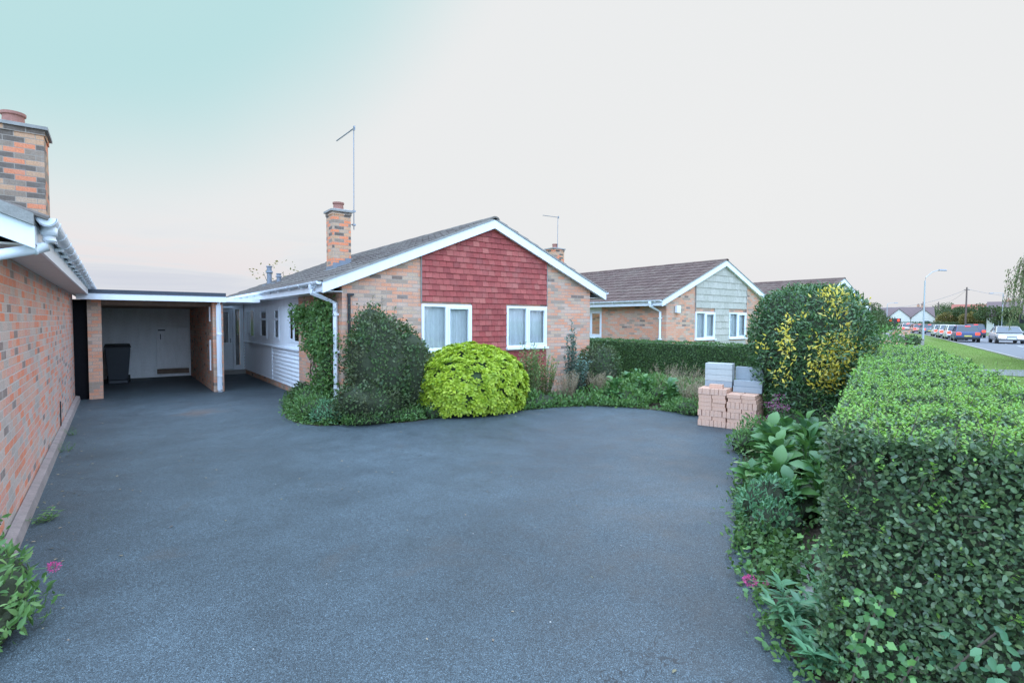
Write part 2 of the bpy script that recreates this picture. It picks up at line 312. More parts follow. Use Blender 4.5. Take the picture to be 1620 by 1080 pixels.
def empty(name, loc, label, cat, group=None, rz=0):
    o = bpy.data.objects.new(name, None); COL.objects.link(o); o.location = loc; o.rotation_euler.z = rz
    o.empty_display_size = 0.2
    return tag(o, label, cat, group)
def copy_tree(o, parent=None):
    c = o.copy(); COL.objects.link(c)
    if parent: c.parent = parent
    for ch in [x for x in o.children]: copy_tree(ch, c)
    return c

# ------------------------------------------------------------------ leaves (numpy)
def T(v, f): return (np.array(v, float), [np.array(x) for x in f])
TPL = {
 'tiny': T([(0, 0, 0), (0.30, 0.5, 0.06), (0, 1, -0.04), (-0.30, 0.5, 0.06)], [(0, 1, 2), (0, 2, 3)]),
 'oval': T([(0, 0, 0), (.26, .28, .05), (.24, .68, .04), (0, 1, -.06), (-.24, .68, .04), (-.26, .28, .05), (0, .28, 0), (0, .68, -.01)],
           [(0, 1, 6), (0, 6, 5), (6, 1, 2, 7), (5, 6, 7, 4), (7, 2, 3), (4, 7, 3)]),
 'lance': T([(0, 0, 0), (.13, .22, .04), (.16, .55, .03), (0, 1, -.14), (-.16, .55, .03), (-.13, .22, .04), (0, .25, .0), (0, .6, -.03)],
           [(0, 1, 6), (0, 6, 5), (6, 1, 2, 7), (5, 6, 7, 4), (7, 2, 3), (4, 7, 3)]),
 'blade': T([(-.03, 0, 0), (.03, 0, 0), (.022, .5, .04), (-.022, .5, .04), (0, 1, -.1)], [(0, 1, 2, 3), (3, 2, 4)]),
 'ivy': T([(0, 0.12, 0), (.22, 0, .03), (.30, .22, .02), (.44, .42, .09), (.29, .58, .02), (0, .92, -.12), (-.29, .58, .02), (-.44, .42, .09), (-.28, .22, .02), (-.22, 0, .03), (0, .45, -.02)],
          [(10, 0, 1), (10, 1, 2), (10, 2, 3), (10, 3, 4), (10, 4, 5), (10, 5, 6), (10, 6, 7), (10, 7, 8), (10, 8, 9), (10, 9, 0)]),
}
def _hosta():
    v = []; f = []; prof = [(0, .02), (.14, .17), (.34, .28), (.56, .29), (.80, .19), (1.0, .02)]
    for j, (y, w) in enumerate(prof):
        zc = 0.12*math.sin(y*3.0)-0.30*y*y
        for k, t in enumerate((-1, -.5, 0, .5, 1)):
            v.append((w*t, y, zc+0.10*abs(t)*w*2.0+0.02*math.sin(y*14+k)))
    for j in range(5):
        for k in range(4): f.append((j*5+k, j*5+k+1, j*5+k+6, j*5+k+5))
    return T(v, f)
TPL['hosta'] = _hosta()
def unit(a): return a/np.maximum(np.linalg.norm(a, axis=1, keepdims=True), 1e-9)
def leaves(P, D, Nn, S, tpl, jw=0.15):
    """P positions, D leaf axis, Nn leaf face direction, S length"""
    V, F = TPL[tpl]; n = len(P)
    y = unit(D); x = unit(np.cross(y, Nn)); z = np.cross(x, y)
    sc = S[:, None]; w = (1+rng.uniform(-jw, jw, n))[:, None]
    out = P[:, None, :] + x[:, None, :]*(V[None, :, 0:1]*(sc*w)[:, None, :]) + y[:, None, :]*(V[None, :, 1:2]*sc[:, None, :]) + z[:, None, :]*(V[None, :, 2:3]*sc[:, None, :])
    return out.reshape(-1, 3), n, tpl
def leaf_obj(name, sets, mat, parent=None, loc=None, smooth=True):
    vs = []; loops = []; tot = []; off = 0
    for out, n, tpl in sets:
        V, F = TPL[tpl]; nv = len(V); base = off+np.arange(n)*nv
        for fc in F:
            loops.append((base[:, None]+fc[None, :]).ravel()); tot.append(np.full(n, len(fc)))
        vs.append(out); off += n*nv
    vs = np.concatenate(vs); loops = np.concatenate(loops); tot = np.concatenate(tot)
    if loc is not None: vs = vs-np.array(loc)
    me = bpy.data.meshes.new(name); me.vertices.add(len(vs)); me.vertices.foreach_set('co', vs.ravel().astype(np.float32))
    me.loops.add(len(loops)); me.loops.foreach_set('vertex_index', loops.astype(np.int32))
    me.polygons.add(len(tot)); me.polygons.foreach_set('loop_start', (np.cumsum(tot)-tot).astype(np.int32))
    me.update(calc_edges=True); me.materials.append(M[mat])
    if smooth: me.shade_smooth()
    o = bpy.data.objects.new(name, me); COL.objects.link(o)
    if parent: o.parent = parent
    return o
def rand_dirs(n): return unit(rng.normal(size=(n, 3)))
def wobble(P, s, amp, seed=0):
    r = np.random.default_rng(seed); out = np.zeros(len(P))
    for k in range(6):
        d = r.normal(size=3)*s*(1+0.5*k); out += np.sin(P@d+r.uniform(0, 6.28))/(1+0.35*k)
    return amp*out/2.2
def foliage_shell(P, Nn, size, tpl, up=0.5, rand=0.7, jit=0.05, sizevar=0.35, inward=0.7):
    n = len(P)
    P = P-Nn*(rng.beta(1.2, 2.0, n)*jit*2*inward)[:, None]+rng.normal(size=(n, 3))*jit*0.25
    D = unit(Nn*0.55+np.array([0, 0, up])+rand_dirs(n)*rand)
    F = unit(Nn+rand_dirs(n)*rand*0.9+np.array([0, 0, 0.3]))
    S = size*(1+rng.uniform(-sizevar, sizevar, n))
    return leaves(P, D, F, S, tpl)
def ellipsoid_pts(n, c, r, power=2.0, zmin=-1.0):
    D = rand_dirs(int(n*1.6)+20); D = D[D[:, 2] > zmin][:n]
    k = (np.abs(D)**power).sum(1)**(-1/power)
    P = D*k[:, None]; Nn = unit(np.sign(P)*np.abs(P)**(power-1)/np.array(r))
    return P*np.array(r)+np.array(c), Nn
def blob_mesh(name, mat, parent, c, r, power=2.0, seed=1, amp=0.06, n=24, zmin=None, loc=None):
    """a dark twiggy heart inside a bush"""
    vs = []; fs = []
    for i in range(n+1):
        th = math.pi*i/n
        for j in range(n*2):
            ph = math.pi*j/n; d = np.array([math.sin(th)*math.cos(ph), math.sin(th)*math.sin(ph), math.cos(th)])
            k = (np.abs(d)**power).sum()**(-1/power); vs.append(d*k*np.array(r)+np.array(c))
    vs = np.array(vs); w = wobble(vs, 3.0, amp, seed)+rng.normal(size=len(vs))*amp*0.25
    dd = vs-np.array(c); vs = np.array(c)+dd*(1+w/np.maximum(np.linalg.norm(dd, axis=1), .1))[:, None]
    if zmin is not None: vs[:, 2] = np.maximum(vs[:, 2], zmin)
    if loc is not None: vs = vs-np.array(loc)
    m = 2*n
    for i in range(n):
        for j in range(m): fs.append((i*m+j, (i+1)*m+j, (i+1)*m+(j+1) % m, i*m+(j+1) % m))
    b = MB(); b.add([tuple(v) for v in vs], fs); return b.build(name, mat, parent, smooth=True)
# ------------------------------------------------------------------ sky and sun
w = bpy.data.worlds.new('World'); scene.world = w; w.use_nodes = True
nt = w.node_tree; nt.nodes.clear(); wo = nt.nodes.new('ShaderNodeOutputWorld'); bg = nt.nodes.new('ShaderNodeBackground')
SUN_EL, SUN_AZ = R(14), R(60)            # azimuth from +Y towards +X
sky = nt.nodes.new('ShaderNodeTexSky'); sky.sky_type = 'NISHITA'; sky.sun_disc = False
sky.sun_elevation = SUN_EL; sky.sun_rotation = SUN_AZ; sky.dust_density = 2.0
tc = nt.nodes.new('ShaderNodeTexCoord'); sp = nt.nodes.new('ShaderNodeSeparateXYZ'); L(nt, tc.outputs['Generated'], sp.inputs[0])
def dot(v):
    d = nt.nodes.new('ShaderNodeVectorMath'); d.operation = 'DOT_PRODUCT'; L(nt, tc.outputs['Generated'], d.inputs[0]); d.inputs[1].default_value = v
    return d.outputs['Value']
def smooth(x, a, b):
    m = nt.nodes.new('ShaderNodeMapRange'); m.interpolation_type = 'SMOOTHSTEP'; L(nt, x, m.inputs[0]); m.inputs[1].default_value = a; m.inputs[2].default_value = b
    return m.outputs[0]
z = sp.outputs[2]
veil = ramp(nt, z, [(0.0, (0.72, 0.74, 0.78)), (0.05, (0.78, 0.79, 0.82)), (0.12, (0.82, 0.83, 0.84)), (0.25, (0.83, 0.84, 0.845)), (1.0, (0.83, 0.85, 0.86))]).outputs[0]
mp = nt.nodes.new('ShaderNodeMapping'); mp.inputs['Scale'].default_value = (1.3, 1.3, 11); L(nt, tc.outputs['Generated'], mp.inputs[0])
cl = noise(nt, 2.2, 6, 0.6, mp.outputs[0], 0.6)
low = math_n(nt, 'MULTIPLY', smooth(z, 0.20, 0.04), smooth(dot((-0.45, 0.89, 0)), 0.45, 0.95))
veil = mixc(nt, math_n(nt, 'MULTIPLY', low, smooth(cl, 0.38, 0.72)), veil, (0.64, 0.67, 0.76))
veil = mixc(nt, math_n(nt, 'MULTIPLY', math_n(nt, 'MULTIPLY', low, smooth(cl, 0.52, 0.40)), 0.6), veil, (0.86, 0.74, 0.74))
tl = Vector(fwd*823 - rt*1000 + up*1400).normalized()
cyan = smooth(math_n(nt, 'ADD', dot(tuple(tl)), math_n(nt, 'MULTIPLY_ADD', noise(nt, 1.6, 3, 0.5, tc.outputs['Generated']), 0.06, -0.03)), 0.765, 0.915)
cyan = math_n(nt, 'MULTIPLY', cyan, smooth(z, 0.05, 0.22))
veil = mixc(nt, cyan, veil, (0.50, 0.75, 0.77))
warm = math_n(nt, 'MULTIPLY', smooth(dot((math.sin(SUN_AZ), math.cos(SUN_AZ), 0.0)), 0.80, 1.0), smooth(z, 0.14, 0.0))
veil = mixc(nt, math_n(nt, 'MULTIPLY', warm, 0.1), veil, (0.92, 0.80, 0.74))
# unseen blue sky overhead and behind the standpoint, brightened to lift ambient light
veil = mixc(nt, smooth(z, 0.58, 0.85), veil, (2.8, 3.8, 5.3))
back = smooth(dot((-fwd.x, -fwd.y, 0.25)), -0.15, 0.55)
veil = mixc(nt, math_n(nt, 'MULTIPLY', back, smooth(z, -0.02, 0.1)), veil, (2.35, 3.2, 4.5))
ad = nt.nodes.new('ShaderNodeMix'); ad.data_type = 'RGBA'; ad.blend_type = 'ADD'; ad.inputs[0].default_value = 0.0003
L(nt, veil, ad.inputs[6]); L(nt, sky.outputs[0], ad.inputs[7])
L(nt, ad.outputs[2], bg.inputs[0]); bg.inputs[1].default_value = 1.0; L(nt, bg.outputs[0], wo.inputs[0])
sl = bpy.data.lights.new('sun', 'SUN'); so = bpy.data.objects.new('sun', sl); COL.objects.link(so)
sl.energy = 0.6; sl.angle = R(14); sl.color = (1.0, 0.86, 0.74)
sd = Vector((math.sin(SUN_AZ)*math.cos(SUN_EL), math.cos(SUN_AZ)*math.cos(SUN_EL), math.sin(SUN_EL)))
so.rotation_euler = sd.to_track_quat('Z', 'Y').to_euler(); so.location = (30, 20, 30)
scene.view_settings.view_transform = 'Standard'; scene.view_settings.look = 'None'; scene.view_settings.exposure = 0.0; scene.view_settings.gamma = 1

# ------------------------------------------------------------------ ground
def sheet(name, poly, z, mat, kind='structure', sub=0):
    b = MB(); b.add([(x, y, z) for x, y in poly], [tuple(range(len(poly)))]); o = b.build(name, mat); tag(o, kind=kind); return o
sheet('ground', [(-900, -900), (1500, -900), (1500, 1500), (-900, 1500)], -0.02, 'grass')
drive = [(-0.72, 5.0), (-1.9, 4.9), (-2.2, 3.2), (-1.6, 1.0), (-3.0, -4.6), (4.4, -3.2), (3.05, -0.7), (2.62, 0.9), (2.80, 1.25), (3.17, 1.51), (3.45, 1.72), (3.64, 1.88), (4.06, 2.13), (4.55, 2.4), (5.08, 2.71), (5.8, 3.15),
         (6.5, 3.52), (7.2, 3.75), (7.75, 4.0), (8.9, 4.35), (9.0, 5.3), (8.67, 5.64), (8.5, 6.2), (8.27, 6.82), (8.02, 7.25), (7.71, 7.51), (7.1, 7.75), (6.47, 7.85), (5.4, 8.0), (4.67, 8.14), (3.92, 8.14), (3.4, 8.35), (2.97, 8.55),
         (2.62, 8.72), (2.42, 9.2), (2.40, 9.8), (2.55, 10.6), (2.85, 11.6), (3.1, 12.4), (3.36, 12.9), (3.36, 19.2), (-0.72, 19.2)]
dob = MB(); dob.add([(x, y, 0.0) for x, y in drive], [tuple(range(len(drive)))])
bed = sheet('garden_bed', [(2.2, 0.6), (14, 4.5), (14, 9.6), (2.2, 13)], -0.012, 'soil')
o = dob.build('driveway', 'asphalt'); tag(o, kind='structure')
sheet('side_yard', [(-3.2, 19.2), (3.36, 19.2), (3.36, 30), (-3.2, 30)], -0.004, 'paving')
def strip(name, ss, n0, n1, z, mat, bend=True):
    b = MB(); v = []; f = []
    for s in ss:
        e = 0.0030*max(0, s-85)**2 if bend else 0
        v += [rs(s, n0+e)+(z,), rs(s, n1+e)+(z,)]
    for i in range(len(ss)-1): f.append((2*i, 2*i+1, 2*i+3, 2*i+2))
    b.add(v, f); o = b.build(name, mat); tag(o, kind='structure'); return b
SS = [-60, -20, 0, 30, 60, 85]+list(range(92, 240, 8))
strip('footpath', SS, -1.35, -2.75, 0.004, 'paving')
sheet('driveway_crossing', [rs(23.4, -2.7), rs(25.6, -2.7), rs(27.2, -5.69), rs(23.2, -5.69)], 0.006, 'paving')
strip('road', SS, -5.82, -11.9, -0.008, 'road')
strip('far_footpath', SS, -14.0, -15.4, 0.004, 'paving')
def kerb(name, n0, n1):
    b = MB()
    for i in range(len(SS)-1):
        e = [0.0030*max(0, s-85)**2 for s in (SS[i], SS[i+1])]
        q = [rs(SS[i], n0+e[0]), rs(SS[i+1], n0+e[1]), rs(SS[i+1], n1+e[1]), rs(SS[i], n1+e[0])]
        b.hexa([(x, y, -0.1) for x, y in q], [(x, y, 0.055) for x, y in q])
    tag(b.build(name, 'kerb'), kind='structure')
kerb('kerb', -5.70, -5.82); kerb('far_kerb', -11.9, -12.02)
b = MB()
for k in range(0, 24):
    s0 = 10+k*6.0; e = 0.0030*max(0, s0-85)**2
    q = [rs(s0, -8.80+e), rs(s0+2, -8.80+e), rs(s0+2, -8.90+e), rs(s0, -8.90+e)]
    b.add([(x, y, -0.003) for x, y in q], [(0, 1, 2, 3)])
tag(b.build('road_marking', 'line'), kind='structure')

# ------------------------------------------------------------------ houses
def wallplane(b, mp, us, top, z0, holes, th):
    """front, back and reveals of a wall with rectangular openings; mp(u, w, z) places it"""
    U = sorted(set(us+[h[i] for h in holes for i in (0, 1)]))
    for u0, u1 in zip(U[:-1], U[1:]):
        um = (u0+u1)/2; hs = sorted([h for h in holes if h[0] < um < h[1]], key=lambda h: h[2]); z = z0
        for h in hs+[None]:
            if h is None: a = (top(u0), top(u1))
            else: a = (h[2], h[2])
            if min(a) > z+1e-4:
                for wv in (0, -th):
                    b.add([mp(u0, wv, z), mp(u1, wv, z), mp(u1, wv, a[1]), mp(u0, wv, a[0])], [(0, 1, 2, 3) if wv == 0 else (3, 2, 1, 0)])
            if h: z = h[3]
    for a0, a1, c0, c1 in holes:
        for p, q in (((a0, c0), (a1, c0)), ((a1, c0), (a1, c1)), ((a1, c1), (a0, c1)), ((a0, c1), (a0, c0))):
            b.add([mp(p[0], 0, p[1]), mp(q[0], 0, q[1]), mp(q[0], -th, q[1]), mp(p[0], -th, p[1])], [(0, 1, 2, 3)])
    for u in (U[0], U[-1]):
        b.add([mp(u, 0, z0), mp(u, -th, z0), mp(u, -th, top(u)), mp(u, 0, top(u))], [(0, 1, 2, 3)])
def mbox(b, mp, u0, u1, w0, w1, z0, z1):
    b.hexa([mp(u0, w1, z0), mp(u1, w1, z0), mp(u1, w0, z0), mp(u0, w0, z0)], [mp(u0, w1, z1), mp(u1, w1, z1), mp(u1, w0, z1), mp(u0, w0, z1)])
def window(parent, mp, u0, u1, z0, z1, mulls, wf=-0.03, sill=0.07, curtain=True, toplight=None, room=True, cm='curtain', fw=0.05, gd=0.035, sp_=0.012):
    b = MB(); d = 0.06
    mbox(b, mp, u0, u1, wf, wf-d, z0, z0+fw); mbox(b, mp, u0, u1, wf, wf-d, z1-fw, z1)
    xs = [u0]+list(mulls)+[u1]
    mbox(b, mp, u0, u0+fw, wf, wf-d, z0+fw, z1-fw); mbox(b, mp, u1-fw, u1, wf, wf-d, z0+fw, z1-fw)
    for m in mulls: mbox(b, mp, m-0.03, m+0.03, wf, wf-d, z0+fw, z1-fw)
    # raised sash of alternate lights
    for i in range(len(xs)-1):
        a = xs[i]+(fw if i == 0 else 0.03); c = xs[i+1]-(fw if i == len(xs)-2 else 0.03)
        if i % 2 == (1 if len(xs) > 2 else 0) or len(xs) > 3:
            s = 0.04; wa, wb = wf+sp_, wf-d+0.015
            mbox(b, mp, a+.002, a+s, wa, wb, z0+fw+.002, z1-fw-.002); mbox(b, mp, c-s, c-.002, wa, wb, z0+fw+.002, z1-fw-.002)
            mbox(b, mp, a+s, c-s, wa, wb, z0+fw+.002, z0+fw+s); mbox(b, mp, a+s, c-s, wa, wb, z1-fw-s, z1-fw-.002)
    if toplight: mbox(b, mp, u0+fw, u1-fw, wf+0.004, wf-d+0.004, toplight-0.03, toplight+0.03)
    w_ = b.build('window', 'white', parent)
    g = MB(); g.add([mp(u0+fw, wf-gd, z0+fw), mp(u1-fw, wf-gd, z0+fw), mp(u1-fw, wf-gd, z1-fw), mp(u0+fw, wf-gd, z1-fw)], [(0, 1, 2, 3)])
    g.build('glass', 'glass', w_)
    if sill:
        s = MB(); mbox(s, mp, u0-0.02, u1+0.02, wf+sill, wf-d-0.02, z0-0.045, z0-0.002); s.build('sill', 'white', w_)
    if curtain:
        c = MB(); n = int((u1-u0)/0.012); v = []; f = []
        for i in range(n+1):
            u = u0+(u1-u0)*i/n
            for zz, k in ((z0+0.0, 1.0), ((z0+z1)/2, 0.8), (z1, 0.5)):
                v.append(mp(u, wf-0.14+0.032*k*math.sin(i*0.55+0.8*math.sin(i*0.13+u0)+zz*0.3)+0.012*k*math.sin(i*0.21), zz))
        for i in range(n):
            for k in range(2): f.append((i*3+k, (i+1)*3+k, (i+1)*3+k+1, i*3+k+1))
        c.add(v, f); c.build('curtain', cm, w_, smooth=True)
    return w_
def slope_tiles(name, parent, mat, x0, z0, x1, z1, y0, y1, rows, tw=0.30, seed=0, roll=True):
    """one roof slope, eaves (x0,z0) to ridge (x1,z1), running y0..y1"""
    r = random.Random(seed); b = MB(); Ls = math.hypot(x1-x0, z1-z0); dx, dz = (x1-x0)/Ls, (z1-z0)/Ls; sgn = 1 if x1 > x0 else -1
    nx, nz = -dz*sgn, abs(dx)
    def P(s, h, y): return (x0+dx*s+nx*h, y, z0+dz*s+nz*h)
    g = Ls/rows; n = max(1, round((y1-y0)/tw)); cw = (y1-y0)/n
    for i in range(rows):
        s0 = i*g-0.03; s1 = (i+1)*g+0.02
        for j in range(n):
            a = y0+j*cw+0.002; c = a+cw-0.004; j1 = r.uniform(-.003, .003); j2 = r.uniform(-.003, .004)
            hb = 0.045+j1; hc = 0.045+j2; t = 0.018
            bt = [P(s0, hb-t, a), P(s1, 0.004, a), P(s1, 0.004, c), P(s0, hc-t, c)]
            tp = [P(s0, hb, a), P(s1, 0.022, a), P(s1, 0.022, c), P(s0, hc, c)]
            b.hexa(bt, tp)
            if roll:
                m = a+0.055
                b.hexa([P(s0+.001, hb-.004, a+.004), P(s1-.001, 0.018, a+.004), P(s1-.001, .018, m), P(s0+.001, hb-.004, m)],
                       [P(s0+.001, hb+.014, a+.018), P(s1-.001, 0.036, a+.018), P(s1-.001, .036, m-.016), P(s0+.001, hb+.014, m-.016)])
    return b.build(name, mat, parent)
def halfpipe(b, y0, y1, cx, cz, r, n=10, t=0.004):
    v = []; f = []
    for y in (y0, y1):
        for rr in (r, r-t):
            for k in range(n+1):
                a = math.pi+math.pi*k/n; v.append((cx+rr*math.cos(a), y, cz+rr*math.sin(a)))
    m = n+1
    for k in range(n):
        f.append((k, k+1, 2*m+k+1, 2*m+k)); f.append((m+k, 3*m+k, 3*m+k+1, m+k+1)); f.append((k, m+k, m+k+1, k+1)); f.append((2*m+k, 2*m+k+1, 3*m+k+1, 3*m+k))
    f.append((0, 2*m, 3*m, m)); f.append((n, m+n, 3*m+n, 2*m+n))
    b.add(v, f)
    for y in (y0, y1):     # stop ends
        c = [(cx+(r+.003)*math.cos(math.pi+math.pi*k/n), y, cz+(r+.003)*math.sin(math.pi+math.pi*k/n)) for k in range(n+1)]
        c2 = [(x, yy+(0.006 if y == y0 else -0.006), zz) for x, yy, zz in c]
        b.add(c+c2, [tuple(range(n+1)), tuple(range(n+1, 2*n+2))[::-1]]+[(k, k+1, k+n+2, k+n+1) for k in range(n)]+[(0, n+1, 2*n+1, n)])
def gutter(parent, side, xf, zt, y0, y1, mat='white', sp=0.9):
    """side -1: eaves face -X; xf fascia face"""
    b = MB(); cx = xf+side*0.062; halfpipe(b, y0, y1, cx, zt, 0.055)
    y = y0+0.25
    while y < y1-0.1:
        # bracket: strap under the gutter and arm to the board
        n = 8; pr = [(cx+0.062*math.cos(math.pi+math.pi*k/n), zt+0.062*math.sin(math.pi+math.pi*k/n)) for k in range(n+1)]
        pi_ = [(cx+0.0555*math.cos(math.pi+math.pi*k/n), zt+0.0555*math.sin(math.pi+math.pi*k/n)) for k in range(n+1)]
        v = [(x, yy, zz) for yy in (y-.018, y+.018) for x, zz in pr+pi_]; m = 2*(n+1); f = []
        for k in range(n): f += [(k, k+1, m+k+1, m+k), (k, n+1+k, n+2+k, k+1), (m+k, m+k+1, m+n+2+k, m+n+1+k)]
        b.add(v, f)
        x_a, x_b = sorted((xf+side*0.002, cx))
        b.box(x_a, x_b, y-.015, y+.015, zt-.085, zt-.058); y += sp
    # jointing collars
    y = y0+1.9
    while y < y1: 
        n = 10; v = []; f = []
        for yy in (y-.05, y+.05):
            for k in range(n+1): v.append((cx+0.0595*math.cos(math.pi+math.pi*k/n), yy, zt+0.004+0.0595*math.sin(math.pi+math.pi*k/n)))
        for k in range(n): f.append((k, k+1, n+2+k, n+1+k))
        b.add(v, f); y += 2.0
    return b.build('gutter', mat, parent)
def chimney(parent, x0, x1, y0, y1, zb, zt, pots=1, mat='brick_dark', potr=0.12, flash=True, poth=0.17):
    b = MB(); b.box(x0, x1, y0, y1, zb, zt-0.16)
    b.box(x0-.015, x1+.015, y0-.015, y1+.015, zt-0.16, zt-0.085)
    c = b.build('chimney', mat, parent)
    f = MB(); f.box(x0-.05, x1+.05, y0-.05, y1+.05, zt-.085, zt-.04)
    xm, ym = (x0+x1)/2, (y0+y1)/2
    f.hexa([(x0-.03, y0-.03, zt-.04), (x1+.03, y0-.03, zt-.04), (x1+.03, y1+.03, zt-.04), (x0-.03, y1+.03, zt-.04)], [(xm-.15, ym-.15, zt), (xm+.15, ym-.15, zt), (xm+.15, ym+.15, zt), (xm-.15, ym+.15, zt)])
    f.build('chimney_cap', 'cement', c)
    p = MB(); p.lathe(xm, ym, [(potr*1.05, zt-.02), (potr, zt+.03), (potr*.95, zt+poth*.7), (potr*1.12, zt+poth*.78), (potr*1.12, zt+poth), (potr*.85, zt+poth), (potr*.8, zt+poth*.3)])
    p.build('chimney_pot', 'pot', c, smooth=False)
    return c
SL = 0.412
def bungalow(name, loc, label, panel, roofmat, brick, full=True, left_only=False, group=None, ylen=20.6, chim=True, xl=2.96):
    """local coordinates: gable end at y=9.55, long side wall at x=3.35"""
    root = empty(name, (loc[0]+6.7, loc[1]+9.55, 0), label, 'bungalow', group)
    ox, oy = -6.7, -9.55
    XL, XR, XP, ZP, ZE = 2.96, 10.32, 6.72, 3.97, 2.42
    sr = (ZP-2.49)/(XR-XP)
    def top(x): x -= ox; return (ZE+(x-XL)*SL if x < XP else ZP-(x-XP)*sr)-0.02
    G = lambda u, w_, z: (u, 9.55+oy-w_, z)                     # gable wall
    S = lambda u, w_, z: (3.35+ox-w_, u, z)                     # side wall, faces -X
    bx = lambda x: x+ox
    by = lambda y: y+oy
    x0, x1 = bx(3.35), bx(9.85)
    holes = [(bx(4.97), bx(6.17), 1.13, 2.08), (bx(7.12), bx(8.33), 1.13, 2.08)]
    b = MB(); wallplane(b, G, [x0, bx(4.97), bx(XP), bx(8.33), x1], top, -0.1, holes, 0.25)
    zt = top(x0)
    yb = by(12.42)
    b.add([S(by(9.80), 0, -0.1), S(yb, 0, -0.1), S(yb, 0, zt), S(by(9.80), 0, zt)], [(0, 1, 2, 3)])
    b.add([S(yb, 0, -0.1), S(yb, -0.25, -0.1), S(yb, -0.25, zt), S(yb, 0, zt)], [(0, 1, 2, 3)])
    # low plinth under the boarding, back and far walls
    b.box(x0+.05, x0+.2, yb+.002, by(18.98), -0.1, 0.16)
    b.add([(x1, by(9.552), -0.1), (x1, by(ylen), -0.1), (x1, by(ylen), top(x1)), (x1, by(9.552), top(x1))], [(3, 2, 1, 0)])
    wallplane(b, lambda u, w_, z: (u, by(ylen)+w_, z), [x0, bx(XP), x1], top, -0.1, [], 0.2)
    b.add([(x0, by(18.98), -0.1), (x0, by(ylen), -0.1), (x0, by(ylen), zt), (x0, by(18.98), zt)], [(0, 1, 2, 3)])
    wl = b.build('wall', brick, root)
    # boarded side with windows
    wins = [(12.50, 13.42, (12.98,), None), (14.36, 14.92, (), 1.76), (15.72, 16.56, (), 1.76), (17.42, 18.56, (17.98,), None)]
    sh = [(by(a), by(c), 1.2, 2.08) for a, c, _, _ in wins]
    b = MB(); S2 = lambda u, w_, z: (3.40+ox-w_, u, z)
    wallplane(b, S2, [yb+.003, by(18.98)], lambda u: zt, 1.06, sh, 0.1)
    b.build('upper_panel', 'white_board', root)
    b = MB(); y_a, y_m, y_c = yb+.003, by(15.15), by(18.98)
    nb = 9; hh = (1.02-0.13)/nb
    for i in range(nb):
        z0_ = 0.13+i*hh
        b.hexa([S2(y_a, -0.03, z0_), S2(y_c, -0.03, z0_), S2(y_c, 0.020, z0_), S2(y_a, 0.020, z0_)], [S2(y_a, -0.03, z0_+hh), S2(y_c, -0.03, z0_+hh), S2(y_c, -0.012, z0_+hh-.002), S2(y_a, -0.012, z0_+hh-.002)])
    b.build('weatherboard', 'white_board', root)
    b = MB(); mbox(b, S2, y_m-.022, y_m+.022, .022, -.02, .12, 1.02); b.build('cover_strip', 'white', root); b = MB(); mbox(b, S2, y_a-.012, y_a+.03, .022, -.045, .12, 2.2); b.build('cover_strip', 'white', root)
    b = MB(); mbox(b, S2, y_a-.01, y_c, 0.06, -.03, 1.022, 1.058); b.build('ledge', 'white', root)
    for (a, c, ml, tl_) in wins:
        window(root, S2, by(a), by(c), 1.2, 2.08, [by(m) for m in ml], wf=0.012, sill=0.0, curtain=False, toplight=tl_, fw=0.05, gd=.008, sp_=.004)
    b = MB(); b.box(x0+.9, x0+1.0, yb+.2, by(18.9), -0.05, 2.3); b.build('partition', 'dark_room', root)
    # gable windows
    for h in holes:
        m = h[0]+(0.58 if h is holes[0] else 0.60)
        window(root, G, h[0], h[1], h[2], h[3], [m], wf=0.045, sill=0.06, room=True)
    # hanging tiles
    t = MB(); r = random.Random(3); pitch = 0.165 if panel == 'tile_red' else 0.30; g = 0.122 if panel == 'tile_red' else 0.24
    xa, xb = bx(4.97), bx(8.33); i = 0; z = 0.30
    while z < 3.9:
        xx = xa-(pitch/2 if i % 2 else 0)
        while xx < xb:
            a, c = max(xx+.0025, xa), min(xx+pitch-.0025, xb); z0_, z1_ = z, z+g+.012
            segs = [(a, c)]
            for h in holes:
                if z1_ > h[2]-.04 and z0_ < h[3]-.01:
                    ns = []
                    for (p, q) in segs:
                        if q <= h[0]+.001 or p >= h[1]-.001: ns.append((p, q)); continue
                        if p < h[0]: ns.append((p, h[0]))
                        if q > h[1]: ns.append((h[1], q))
                    segs = ns
            for p, q in segs:
                if q-p < 0.012: continue
                tz = min(top(p), top(q))-0.005
                if z0_ > tz-0.01: continue
                zz = min(z1_, tz); jr = r.uniform(-.003, .003); jz = r.uniform(-.002, .002); fr = 0.040+jr
                bk = 0.014+(fr-0.018-0.014)*0+0.0
                yf = lambda w_: 9.55+oy-w_
                # slab leaning on the one below
                b0 = [(p, yf(fr-.013), z0_+jz), (p, yf(fr+.002), z0_+jz), (q, yf(fr+.002+r.uniform(-.001, .001)), z0_+jz), (q, yf(fr-.013), z0_+jz)]
                t0 = [(p, yf(.006), zz), (p, yf(.020), zz), (q, yf(.020), zz), (q, yf(.006), zz)]
                t.hexa([b0[1], b0[2], b0[3], b0[0]], [t0[1], t0[2], t0[3], t0[0]])
            xx += pitch
        z += g; i += 1
    t.build('hung_tile_panel', panel, root)
    for xx in (xa, xb-0.0): 
        e = MB(); e.box(xx-.012 if xx == xa else xx+.001, xx-.001 if xx == xa else xx+.012, 9.55+oy-.045, 9.55+oy-.002, 2.1, top(xx)-.02); e.build('panel_edge', 'cement', root)
    # roof
    zt0 = ZE+.012
    d = MB()
